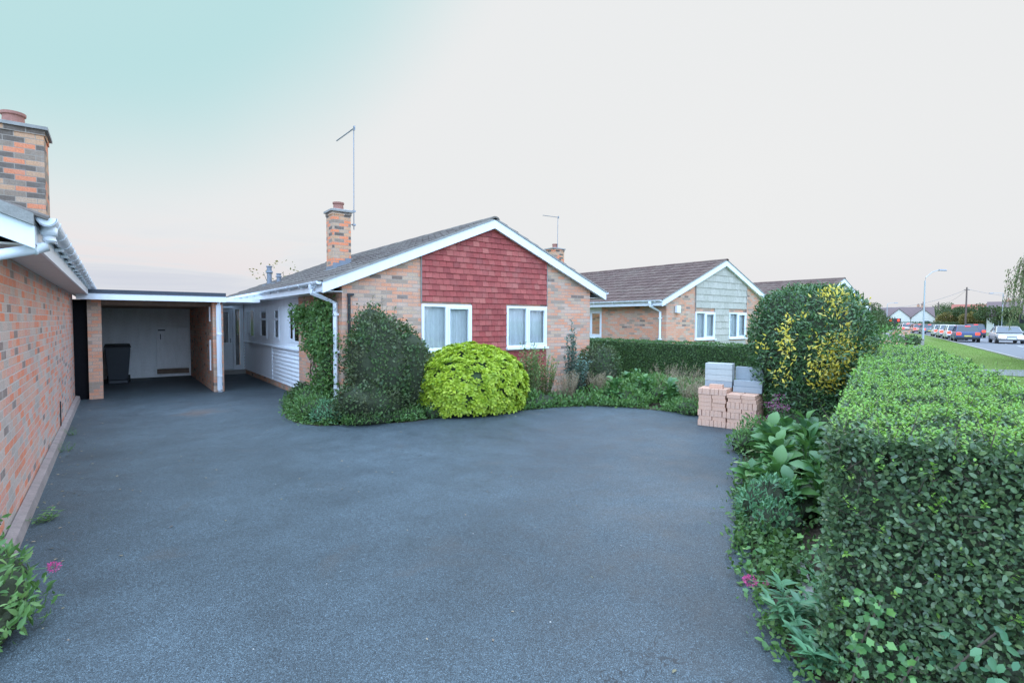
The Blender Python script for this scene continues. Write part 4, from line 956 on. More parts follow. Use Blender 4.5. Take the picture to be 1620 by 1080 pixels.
# ivy and broad leaves growing through the hedge foot
def trail(name, label, pts, n, size, mat, tpl='ivy', spread=.08, nz=0.5, cat='plant', group=None, out=None):
    base = (pts[0][0], pts[0][1], 0); root = empty(name, base, label, cat, group); b = MB(); A = np.array(pts, float)
    b.tube([tuple(p-np.array(base)) for p in A], .004, 5); b.build('stem', 'bark', root)
    q = U(0, len(A)-1.001, n); i = q.astype(int); P = A[i]+(A[i+1]-A[i])*(q-i)[:, None]+rng.normal(size=(n, 3))*spread*np.array([1, 1, .6]); P[:, 2] = np.maximum(P[:, 2], .015)
    o = np.array(out if out is not None else (0, 0, 1.0)); F = unit(np.tile(o, (n, 1))+rand_dirs(n)*.55); D = unit(np.cross(F, rand_dirs(n))); D[:, 2] -= .15
    leaf_obj('foliage', [leaves(P, unit(D), F, size*U(.6, 1.2, n), tpl)], mat, root, base); return root
def hpt(s, t, z): return tuple(hp(np.array([s]), np.array([t]), np.array([z]))[0])
fo = (-HD[0], -HD[1], .3)
trail('ivy', 'ivy trail climbing low through the end of the privet hedge', [hpt(-.07, .12, .05), hpt(-.07, .16, .3), hpt(-.08, .22, .5)], 60, .043, 'lf_ivy', out=fo, spread=.05)
trail('ivy', 'ivy growing on the top corner of the privet hedge, nearest the drive', [hpt(.12, .05, 1.2), hpt(.25, .2, 1.23), hpt(.35, .32, 1.22)], 14, .062, 'lf_ivy', out=(0, 0, 1), spread=.05)
trail('bindweed', 'round blue-green leaves at the bottom right foot of the privet hedge', [hpt(-.08, .48, .3), hpt(-.08, .55, .42), hpt(-.09, .6, .5)], 26, .048, 'lf_lance', 'oval', out=fo, spread=.06)
trail('ivy', 'pale ivy leaves low on the hedge end just left of the round blue-green leaves', [hpt(-.07, .30, .15), hpt(-.07, .36, .3)], 24, .038, 'lf_ivy', out=fo, spread=.06)

# stray shoots standing proud of the clipped faces
b = MB(); Ps, Ds, Fs, Ss = [], [], [], []
for i in range(150):
    top_ = random.random() < .72; s_ = random.random()**1.5*(5 if top_ else .01); t_ = random.uniform(.02, HW-.02); z_ = HH if top_ else random.uniform(.35, HH)
    p = hp(np.array([s_]), np.array([t_]), np.array([z_]))[0]; d = np.array([random.gauss(0, .3), random.gauss(0, .3), 1.0]) if top_ else np.array([-HD[0], -HD[1], .9])+rand_dirs(1)[0]*.5
    d /= np.linalg.norm(d); ln = random.uniform(.06, .17) if top_ else random.uniform(.05, .10); b.tube([tuple(p-np.array(base)), tuple(p+d*ln-np.array(base))], [.0022, .001], 4, False)
    for k in range(9):
        q = rand_dirs(1)[0]; Ps.append(p+d*ln*(k+.5)/9); Ds.append(q*.9+d*.6); Fs.append(np.array([0, 0, 1.0])+rand_dirs(1)[0]*.5); Ss.append(random.uniform(.015, .028))
tag(b.build('shoot_stems', 'bark', hroot), kind='stuff'); leaf_obj('stray_shoots', [leaves(np.array(Ps), np.array(Ds), np.array(Fs), np.array(Ss), 'oval')], 'lf_tip', hroot, base)
# --- bed between drive and hedge
for k, (x, y, nn, s_, h_, lab) in enumerate([
    (6.55, 3.20, 44, .24, .38, 'broad-leaved green plant in the bed just below the big round shrub'),
    (6.05, 2.88, 46, .27, .42, 'broad-leaved green plant second along the bed from the round shrub, against the hedge'),
    (5.55, 2.62, 50, .25, .40, 'largest broad-leaved plant in the middle of the bed beside the privet hedge'),
    (5.05, 2.38, 44, .24, .34, 'broad-leaved plant nearest the camera in the row beside the privet hedge'),
    (7.15, 3.30, 26, .20, .40, 'broad-leaved plant partly under the foot of the big round shrub'),
    (5.85, 2.45, 34, .24, .50, 'broad-leaved plant pressed against the side of the privet hedge'),
    (4.75, 2.12, 30, .20, .30, 'small broad-leaved plant beside the grey-green small-leaved one'),
    (6.75, 2.85, 34, .25, .52, 'tall broad-leaved plant between the round shrub and the privet hedge'),
    (5.25, 2.72, 26, .20, .22, 'broad-leaved plant lying flat over the drive edge'),
    (4.95, 1.95, 30, .22, .50, 'broad-leaved plant standing tall behind the grey-green plant')]):
    rosette('broad_leaved_plant', lab, (x, y), int(nn*1.25), s_*.82, 'hosta', 'lf_hosta', h_, 'broad-leaved plants in the bed beside the hedge')
bush('ground_cover_plant', 'small-leaved pale green plant spilling over the drive edge under the round shrub', 'plant', [((7.0, 3.58, .16), (.36, .26, .24)), ((6.72, 3.62, .1), (.25, .18, .16))], 1500, .055, 'lance', 'lf_climb', jit=.06, up=.7, seed=4)
bush('ground_cover_plant', 'grey-green small-leaved plant in the bed below the row of broad leaves', 'plant', [((4.55, 2.22, .14), (.30, .20, .24)), ((4.25, 2.02, .1), (.22, .16, .17))], 1700, .05, 'lance', 'lf_lance', jit=.06, up=.6, seed=5)
bush('ground_cover_plant', 'low dark ground cover between the broad-leaved row and the privet hedge', 'plant', [((5.3, 2.1, .1), (1.2, .22, .16)), ((6.9, 2.75, .1), (1.2, .3, .2))], 2600, .05, 'oval', 'lf_box', jit=.06, up=.5, seed=6)
trail('ivy', 'ivy creeping on bare soil beside the concrete edging', [(4.1, 1.92, .04), (3.8, 1.78, .05), (3.6, 1.70, .03), (3.35, 1.62, .03)], 95, .055, 'lf_ivy', out=(-.2, -.2, 1), spread=.075)
trail('ivy', 'ivy creeping along the hedge foot behind the concrete edging', [(4.3, 1.55, .08), (3.9, 1.45, .1), (3.5, 1.36, .1), (3.2, 1.2, .1)], 140, .055, 'lf_ivy', out=(-.4, 0, 1), spread=.085)
b = MB(); b.hexa([(3.36, 1.33, -.03), (3.86, 1.62, -.03), (3.83, 1.67, -.03), (3.33, 1.38, -.03)], [(3.36, 1.33, .055), (3.86, 1.62, .05), (3.83, 1.67, .05), (3.33, 1.38, .055)])
tag(b.build('edging_stone', 'concrete', bevel=.006), 'short length of grey concrete edging showing between the ivy at the drive edge', 'edging')
for k, (x, y, h_, n_, lab) in enumerate([(3.02, 1.30, .26, 15, 'blue-green lance-leaved valerian plant at the drive edge by the hedge corner'), (3.30, 1.20, .30, 13, 'blue-green lance-leaved valerian plant between the concrete edging and the hedge'), (2.78, 1.08, .22, 13, 'lowest blue-green lance-leaved valerian plant at the bottom edge by the hedge')]):
    stems_plant('valerian_plant', lab, 'plant', (x, y), n_, h_, .17, .095, 'lance', 'lf_lance', per=12, lmin=.3, stem='lf_lance', sr=.004, lup=.45, group='valerian plants at the hedge foot')
def flower_head(name, label, base, tip, n, r, mat, s_=.014):
    root = empty(name, (base[0], base[1], 0), label, 'flower'); b = MB(); bb = Vector((0, 0, base[2])); tp = Vector((tip[0]-base[0], tip[1]-base[1], tip[2]))
    b.tube([bb, bb.lerp(tp, .5)+Vector((0, 0, .03)), tp], [.003, .0025, .002], 5); b.build('stalk', 'lf_lance', root)
    Q = rand_dirs(n); P = Q*np.array([r, r, r*.75])*U(.6, 1, n)[:, None]+np.array(tp)
    leaf_obj('petals', [leaves(P, Q+np.array([0, 0, .3]), rand_dirs(n), s_*U(.7, 1.2, n), 'tiny')], mat, root); return root
flower_head('valerian_flower', 'bright pink valerian flower head leaning over the drive edge at lower right', (3.2, 1.42, .12), (3.19, 1.66, .10), 150, .038, 'petal')
flower_head('valerian_flower', 'small pink flower bud just right of the bright pink flower head', (3.22, 1.42, .12), (3.24, 1.585, .10), 30, .015, 'petal', .01)
# pink valerian in front of the brick stack
for x, y, h_, lab in ((7.95, 3.80, .58, 'dull pink flowering valerian between the stack of bricks and the round shrub'), (7.55, 3.72, .38, 'low pink flowering valerian at the drive edge in front of the brick stack')):
    stems_plant('flowering_plant', lab, 'plant', (x, y), 14, h_, .2, .06, 'lance', 'lf_climb', per=12, lmin=.1, stem='lf_lance', sr=.004, flower='petal_dull', fl_n=26, fl_s=.022, fl_h=1.3)

# --- big round shrub with golden leaves
sc = np.array([9.13, 3.84, 1.36]); sr_ = np.array([0.88, 0.86, 0.98])
def gold(root, base):
    sets = []; rv = np.array(rt0); toc = unit(np.array([[-sc[0], -sc[1], .3]]))[0]
    for a, h, rad, n in [(a_*.83+.03, h_*.9, r_*.9, n_) for a_, h_, r_, n_ in ((.42, -.28, .24, 260), (.50, .0, .15, 110), (.36, -.52, .14, 90), (.95, -.38, .20, 150), (.98, -.08, .12, 60), (-.42, -.02, .10, 34), (-.52, .26, .06, 14), (-.38, .40, .05, 10), (.42, .62, .12, 45), (.22, .82, .08, 24), (.48, .78, .1, 36), (.88, .70, .08, 20), (-.5, -.45, .1, 22), (.1, -.1, .1, 18), (-.9, .0, .06, 10), (.66, .2, .08, 18), (-.15, .5, .05, 8))]:
        n = int(n*1.7); A = a+rng.normal(0, rad*.85, n); Hh = h+rng.normal(0, rad, n)
        k = np.clip(1-(np.abs(A)/.91)**2.7-(np.abs(Hh)/.98)**2.7, .02, 1)**(1/2.7)
        P = sc+rv*A[:, None]+np.array([0, 0, 1.0])*Hh[:, None]+toc*(k*1.02)[:, None]+rng.normal(size=(n, 3))*.025; Nn = unit(P-sc)
        sets.append(foliage_shell(P+Nn*.05, Nn, .062, 'lance', .4, .8, .03))
    leaf_obj('golden_leaves', sets, 'lf_gold', root, base)
    b = MB()
    for i in range(7):
        a = i*.9; b.tube([(.1*math.cos(a), .1*math.sin(a), 0), (.2*math.cos(a), .2*math.sin(a), .5), (.5*math.cos(a), .5*math.sin(a), 1.1)], [.04, .03, .02], 7)
    b.build('stems', 'bark', root)
bush('round_shrub', 'big round clipped shrub with patches of golden leaves behind the stack of bricks', 'shrub', [(tuple(sc), tuple(sr_)), ((9.1, 3.74, .55), (.70, .66, .55))], 24000, .066, 'lance', 'lf_round', power=2.6, jit=.09, up=.35, rand=.8, seed=9, extra=gold, sub=.86, wob=.05)

# --- clipped boundary hedge towards the neighbour
hb = empty('boundary_hedge', (12.9, 9.4, 0), 'long low clipped green hedge between the two bungalow gardens', 'hedge'); sets = []
def bf(n, P, nv, size=.045): 
    Nn = unit(np.tile(np.array(nv, float), (n, 1))+rand_dirs(n)*.15); P = P+Nn*wobble(P, 5, .025, 3)[:, None]; sets.append(foliage_shell(P, Nn, size, 'tiny', .35, .8, .035))
n = 15000; bf(n, np.stack([np.full(n, 12.62), U(5.2, 14.6, n), U(.02, 1.13, n)], 1), (-1, 0, .1))
n = 6500; bf(n, np.stack([U(12.62, 13.3, n), U(5.2, 14.6, n), np.full(n, 1.14)], 1), (0, 0, 1))
n = 4000; bf(n, np.stack([np.full(n, 13.3), U(5.2, 14.6, n), U(.02, 1.13, n)], 1), (1, 0, .1))
n = 1200; bf(n, np.stack([U(12.62, 13.3, n), np.full(n, 5.2), U(.02, 1.13, n)], 1), (0, -1, .1))
leaf_obj('foliage', sets, 'lf_box', hb, (12.9, 9.4, 0))
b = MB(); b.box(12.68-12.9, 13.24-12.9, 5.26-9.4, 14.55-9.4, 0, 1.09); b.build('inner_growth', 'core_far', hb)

# --- front bed
bush('dark_shrub', 'tall dark green shrub with a pointed top against the brick corner of the bungalow', 'shrub', [((3.70, 8.72, .92), (.60, .58, .92)), ((3.62, 8.85, 1.42), (.36, .36, .55)), ((4.22, 8.78, .84), (.50, .45, .80)), ((3.55, 8.6, .35), (.66, .5, .4))], 17000, .050, 'oval', 'lf_dark', jit=.12, up=.6, rand=.9, seed=12, wob=.10, sub=.86)
stems_plant('shrub_shoots', 'loose upright shoots sticking out of the top of the tall dark shrub', 'shrub', (3.68, 8.8), 34, 2.12, .5, .045, 'oval', 'lf_dark', per=30, lmin=.55, sr=.004, lup=.6)
# lime bush: rosettes of leaves over a dome
lc = ((5.52, 8.50, .46), (1.10, .82, .78))
def lime():
    root = empty('lime_shrub', (lc[0][0], lc[0][1], 0), 'bright yellow-green domed shrub under the left gable window', 'shrub'); base = (lc[0][0], lc[0][1], 0)
    P, Nn = ellipsoid_pts(2200, lc[0], lc[1], 2.3); P = P+Nn*wobble(P, 6, .05, 2)[:, None]; k = P[:, 2] > .05; P, Nn = P[k], Nn[k]; n = len(P); sets = []
    P = P-Nn*(U(0, .06, n)*(rng.random(n) < .5))[:, None]
    ax = unit(Nn+np.array([0, 0, .45])+rand_dirs(n)*.3); t1 = unit(np.cross(ax, rand_dirs(n))); t2 = np.cross(ax, t1)
    for ring, (m, el, s0) in enumerate(((6, .35, .088), (4, 1.0, .058))):
        for j in range(m):
            an = 2*math.pi*j/m+U(-.25, .25, n)+ring; d = (t1*np.cos(an)[:, None]+t2*np.sin(an)[:, None])*math.cos(el)+ax*math.sin(el)
            sets.append(leaves(P+d*.01, d, ax-d*.3+rand_dirs(n)*.2, s0*U(.75, 1.15, n), 'oval'))
    leaf_obj('foliage', sets, 'lf_lime', root, base)
    blob_mesh('inner_growth', 'core_far', root, lc[0], [q*.9 for q in lc[1]], 2.3, 3, .05, 18, zmin=0, loc=base)
lime()
# climber on the side wall by the downpipe
bush('climbing_plant', 'leafy green climber on the side wall left of the white downpipe', 'climber', [((3.24, 10.75, 1.62), (.15, .80, .40)), ((3.2, 10.2, 1.95), (.14, .45, .26)), ((3.2, 10.7, 1.2), (.14, .45, .28)), ((3.16, 11.5, 1.85), (.12, .4, .25)), ((3.15, 10.0, 1.45), (.14, .3, .3)), ((3.2, 9.95, .95), (.12, .25, .45)), ((3.2, 10.2, .5), (.16, .45, .35))], 7200, .062, 'oval', 'lf_climb', core='core_far', jit=.2, up=.3, rand=.95, seed=15, sub=.45, wob=.14, ws=7,
     extra=lambda root, base: [MB().tube([(random.uniform(-.02, .08), random.uniform(-.7, .5), 0), (random.uniform(-.0, .08), random.uniform(-.6, .6), .7), (random.uniform(-.02, .06), random.uniform(-.8, 1.0), 1.4), (random.uniform(-.02, .06), random.uniform(-.9, 1.4), 1.9)], [.012, .010, .007, .003], 6).build('stem', 'bark', root) for _ in range(9)])
bush('low_plant', 'low leafy plant spilling onto the drive left of the white downpipe', 'plant', [((2.82, 9.45, .14), (.36, .42, .24)), ((2.95, 10.2, .18), (.28, .5, .28))], 3600, .06, 'lance', 'lf_climb', jit=.09, up=.6, seed=16)
bush('low_plant', 'grey-leaved low plant at the foot of the white downpipe', 'plant', [((2.95, 8.98, .12), (.34, .30, .20))], 1700, .055, 'lance', 'lf_lance', jit=.07, up=.6, seed=17)
bush('low_plant', 'dark low plant on the corner bed between the side wall and the drive', 'plant', [((3.1, 11.1, .15), (.22, .5, .26))], 1300, .06, 'oval', 'lf_dark', jit=.09, up=.6, seed=18)
bush('low_plant', 'straggly green edge plant at the foot of the tall dark shrub', 'plant', [((3.45, 8.4, .1), (.5, .24, .18)), ((4.0, 8.4, .09), (.45, .2, .15))], 3000, .05, 'lance', 'lf_climb', jit=.08, up=.7, seed=19)
bush('low_plant', 'flat green edge plant between the dark shrub and the lime shrub', 'plant', [((4.7, 8.3, .09), (.36, .16, .15)), ((4.55, 8.65, .25), (.25, .3, .3))], 1500, .06, 'oval', 'lf_box', jit=.07, up=.6, seed=20,
     extra=lambda root, base: leaf_obj('white_flowers', [leaves(np.array([[.0, -.12, .33], [.07, -.14, .35], [.02, -.1, .3], [-.2, -.05, .2]]).repeat(6, 0)+rng.normal(size=(24, 3))*.012, rand_dirs(24), rand_dirs(24), np.full(24, .03), 'tiny')], 'petal_white', root))
# wispy and slender plants right of the lime shrub
for x, y, h_, lab in ((6.82, 8.35, 1.25, 'feathery light green shrub just right of the lime shrub'), (7.12, 8.55, 1.15, 'second feathery light green shrub, under the right gable window'), (7.55, 8.7, .95, 'shorter feathery shrub beside the slender blue-green plant')):
    stems_plant('feathery_shrub', lab, 'shrub', (x, y), 34, h_, .30, .075, 'lance', 'lf_wisp', per=30, lmin=.05, sr=.004, lup=.9, group='feathery shrubs below the gable')
stems_plant('slender_shrub', 'slender blue-green upright plant in front of the brick end of the gable', 'shrub', (8.15, 8.45), 14, 1.72, .14, .075, 'oval', 'lf_teal', per=40, lmin=.1, sr=.007, lup=.7)
stems_plant('slender_shrub', 'bushier blue-green plant at the foot of the slender upright one', 'shrub', (8.35, 8.5), 34, 1.0, .32, .07, 'oval', 'lf_teal', per=28, lmin=.05, sr=.006, lup=.6)
bush('dark_shrub', 'dark rounded shrub against the right-hand corner of the gable wall', 'shrub', [((9.55, 8.95, .55), (.60, .5, .62))], 3500, .05, 'oval', 'lf_dark', jit=.06, seed=22)
for x, y, h_, sp_, lab in ((7.50, 7.95, .72, .26, 'clump of dead brown fern at the edge of the planting bed'), (8.6, 8.0, .62, .3, 'tuft of dry brown seed heads among the green ground cover'), (10.3, 7.25, .82, .6, 'wide tuft of dry pale grass in front of the boundary hedge'), (9.55, 6.55, .62, .5, 'tuft of dry grass behind the edge of the drive'), (10.6, 6.3, .80, .5, 'tall dry grass left of the stack of bricks'), (9.2, 5.95, .55, .35, 'dry brown straggling plant nearest the stack of bricks')):
    stems_plant('dry_plant', lab, 'plant', (x, y), 75, h_*.92, sp_*1.15, .10, 'blade', 'lf_dry', per=22, lmin=.15, stem='lf_dry', sr=.003, lup=.9, group='dry tufts in the planting bed')
for x, y, lab in ((9.0, 7.1, 'round-leaved green plant at the front middle of the planting bed'), (8.35, 7.35, 'large round-leaved plant at the tip of the planting bed by the drive'), (9.4, 7.9, 'round-leaved plant in the back of the planting bed'), (8.95, 6.4, 'round-leaved plant overhanging the curved edge of the drive'), (10.1, 8.2, 'round-leaved plant close to the boundary hedge')):
    rosette('round_leaved_plant', lab, (x, y), 60, .17, 'hosta', 'lf_hosta', .46, 'round-leaved plants in the planting bed')
tag(bush('ground_cover', None, None, [((8.7, 7.4, .08), (.85, .65, .25)), ((9.6, 7.4, .1), (.95, 1.0, .36)), ((8.0, 7.9, .05), (.7, .4, .18)), ((9.3, 6.2, .05), (.5, .6, .22)), ((10.9, 6.8, .08), (1.1, 1.2, .28)), ((7.0, 8.1, .05), (.7, .35, .18)), ((10.6, 8.4, .08), (1.5, .6, .24)), ((9.6, 5.3, .1), (.6, .7, .22))], 30000, .062, 'oval', 'lf_climb', jit=.12, up=.7, seed=30, core='core', wob=.12, sub=.62), kind='stuff', label='mixed green ground cover filling the planting bed')
bush('low_plant', 'fresh green low plant at the drive edge left of the stack of bricks', 'plant', [((8.62, 5.72, .06), (.24, .44, .2)), ((8.75, 6.1, .05), (.25, .3, .18))], 2800, .055, 'lance', 'lf_climb', jit=.1, up=.6, seed=33, sub=.55)
bush('ground_cover_plant', 'loose green growth under the big round shrub beside the bricks', 'plant', [((8.45, 3.75, .14), (.35, .3, .2)), ((8.6, 3.3, .15), (.5, .3, .25))], 2000, .055, 'lance', 'lf_box', jit=.09, up=.5, seed=34)

def fringe(name, label, pts, n, wid, size, mat, h=.1):
    A = np.array(pts, float); seg = np.diff(A, axis=0); ln = np.linalg.norm(seg, axis=1); q = rng.choice(len(seg), n, p=ln/ln.sum()); t = U(0, 1, n)
    nr = np.stack([-seg[q, 1], seg[q, 0]], 1)/ln[q][:, None]; off = rng.normal(.3, .5, n)*wid; P = np.zeros((n, 3)); P[:, :2] = A[q]+seg[q]*t[:, None]+nr*off[:, None]
    lump = .5+.5*np.sin(P[:, 0]*7+np.sin(P[:, 1]*9)*2); keep = rng.random(n) < .35+.65*lump; P = P[keep]; n = len(P); P[:, 2] = U(0, 1, n)**1.5*h*(.4+lump[keep])
    o = leaf_obj(name, [leaves(P, rand_dirs(n)+np.array([0, 0, .5]), rand_dirs(n)*.7+np.array([0, 0, 1]), size*U(.5, 1.3, n), 'oval')], mat); tag(o, label, None, None, 'stuff')
fringe('edge_growth', 'creeping growth along the edge of the planting bed beside the house', [(3.3, 12.8), (3.05, 12.2), (2.85, 11.6), (2.6, 10.6), (2.45, 9.8), (2.45, 9.2), (2.66, 8.76), (3.0, 8.6), (3.4, 8.4), (3.92, 8.2), (4.67, 8.2), (5.4, 8.06), (6.47, 7.9), (7.1, 7.8), (7.71, 7.56), (8.05, 7.28), (8.3, 6.85), (8.52, 6.2), (8.68, 5.66), (8.95, 5.3)], 7500, .13, .045, 'lf_climb')
fringe('hedge_bed_growth', 'creeping growth on the bed between the drive and the privet hedge', [(8.9, 3.9), (7.75, 3.6), (6.5, 3.1), (5.8, 2.8), (5.08, 2.4), (4.3, 2.0), (3.9, 1.75), (3.5, 1.45)][::-1], 9000, .28, .05, 'lf_box', .14)
fringe('hedge_foot_growth', 'small leaves creeping over the drive edge at the foot of the privet hedge', [(2.6, 1.0), (2.85, 1.3), (3.2, 1.55), (3.6, 1.88), (4.1, 2.18), (4.6, 2.45), (5.1, 2.75)], 1500, .10, .04, 'lf_climb', .06)
n = 420; P = np.stack([U(-.6, 8.0, n), U(1.0, 13, n), np.full(n, .006)], 1); P[:160, 0] = -.6+np.abs(rng.normal(0, .25, 160)); P[160:300, :2] = np.array([[3.2+4.6*t, 8.3-.7*t] for t in U(0, 1, 140)])-np.abs(rng.normal(0, .25, (140, 1)))*np.array([[.3, 1]])
keep = (P[:, 0] < 2.3) | (P[:, 1] > 1.0+.62*P[:, 0]-.3); keep &= P[:, 0]*.95+P[:, 1]*.3 < 9.0; keep &= ~((P[:, 1] > 7.6) & (P[:, 0] > 2.2)); P = P[keep]; n = len(P)
tag(leaf_obj('leaf_litter', [leaves(P, rand_dirs(n)*np.array([1, 1, .1]), rand_dirs(n)*.3+np.array([0, 0, 1]), U(.012, .035, n), 'oval')], 'lf_dry'), 'scattered dry leaf litter on the tarmac drive', None, None, 'stuff')
# left foreground plant and weeds
bush('valerian_bush', 'bushy green plant with a few pink flowers cut by the lower left edge', 'plant', [((-.76, 4.10, .19), (.38, .52, .31)), ((-.92, 4.7, .24), (.30, .42, .32)), ((-.62, 3.95, .09), (.28, .34, .15)), ((-1.1, 4.2, .3), (.5, .7, .36))], 6500, .058, 'lance', 'lf_climb', jit=.09, up=.5, rand=.8, seed=40)
flower_head('valerian_flower', 'pink flower head at the right tip of the lower left plant', (-.6, 4.2, .2), (-.34, 4.36, .17), 110, .034, 'petal')
flower_head('valerian_flower', 'small pink flower inside the lower left plant', (-.6, 4.2, .3), (-.50, 4.24, .27), 50, .02, 'petal')
for x, y, lab in ((-.52, 5.95, 'small weed tuft at the foot of the left brick wall, nearest the camera'), (-.54, 10.2, 'tiny weed at the foot of the left brick wall, about halfway along'), (-.55, 9.0, 'tiny sprig between the other weeds at the foot of the left wall'), (3.28, 12.9, 'small weed at the foot of the white boarded wall')):
    stems_plant('weed', lab, 'weed', (x, y), 12, .09 if y < 8 else .12, .14, .055, 'blade' if y > 8 else 'lance', 'lf_climb', per=5, lmin=.1, stem='lf_climb', sr=.002, lup=.2, group='weeds at the foot of the walls')

# ------------------------------------------------------------------ stack of bricks and blocks
uo = np.array([7.80, 5.03]); ud = np.array([.30, -.954]); ud /= np.linalg.norm(ud); vd = np.array([-ud[1], ud[0]]); ang = math.atan2(ud[1], ud[0])
def brick_mesh(name, a, c, h, mat, cat):
    b = MB(); b.box(-a/2, a/2, -c/2, c/2, 0, h); me = b.build(name, mat, bevel=.003).data; return me
protos = {}
def place_brick(u, v, z, kind, label, jit=.004):
    dims = {'flat': (.215, .1025, .065), 'edge': (.065, .215, .1025), 'cross': (.1025, .215, .065)}[kind]
    x, y = uo+ud*(u+random.uniform(-jit, jit))+vd*(v+random.uniform(-jit, jit)*1.5)
    if kind not in protos:
        b = MB(); b.box(-dims[0]/2+.002, dims[0]/2-.002, -dims[1]/2+.002, dims[1]/2-.002, 0.0, dims[2]-.002); o = b.build('brick', 'new_brick', bevel=.003); protos[kind] = o
    else: o = protos[kind].copy(); COL.objects.link(o)
    o.location = (x, y, z); o.rotation_euler.z = ang+random.uniform(-.012, .012)
    tag(o, label, 'brick', 'new bricks stacked at the edge of the drive'); return o
def pack(u0, layers, side, nm, v0=0):
    z = 0.001; n = len(layers)
    for i, k in enumerate(layers):
        last = i == n-1; h = .065 if k != 'E' else .1025
        row = 'bottom course' if i == 0 else ('top course' if last else 'middle courses')
        lb = f'pale orange brick lying in the {row} of the {nm} pack'
        if k == 'E':
            for a in range(7):
                for c in range(3):
                    if last or c in (0, 2) or a == (0 if side < 0 else 6): place_brick(u0+.0325+a*.065, v0+.1075+c*.215, z, 'edge', lb.replace('lying', 'standing on edge'))
        else:
            sh = .012 if i % 2 else 0
            for a in range(2):
                for c in range(6):
                    if last or c in (0, 5) or a == (0 if side < 0 else 1): place_brick(u0+.1075+a*.222+sh, v0+.052+c*.1075, z, 'flat', lb)
        z += h
    return z
zl = pack(0, ['E', 'F', 'E', 'F', 'F', 'F', 'F', 'E'], -1, 'left'); zr = pack(.462, ['E', 'F', 'E', 'F', 'E', 'F', 'F'], 1, 'right', -.02)
o = place_brick(.26, .16, zl, 'flat', 'loose orange brick lying alone on top of the left pack')
def block(u, v, z, lu, lv, h, label, mat='block', rot=0):
    x, y = uo+ud*u+vd*v; b = MB(); b.box(-lu/2, lu/2, -lv/2, lv/2, 0, h-.003); o = b.build('concrete_block', mat, bevel=.004); o.location = (x, y, z); o.rotation_euler.z = ang+rot
    tag(o, label, 'block', 'concrete blocks on top of the bricks')
for k, nm in enumerate(('lowest', 'second', 'third', 'topmost')):
    block(.24, .45, zl+k*.1, .44, .215, .1, f'{nm} pale grey concrete block in the left pile on the bricks', 'block_pale' if k else 'block')
block(.705, .42, zr, .44, .215, .1, 'lower wide grey block on the right brick pack', 'block', .02)
block(.715, .43, zr+.1, .44, .215, .1, 'upper wide grey block on the right brick pack', 'block', -.02)
block(.70, .56, zr+.2, .44, .1, .215, 'dark grey block standing on edge at the back of the right pile', 'block')
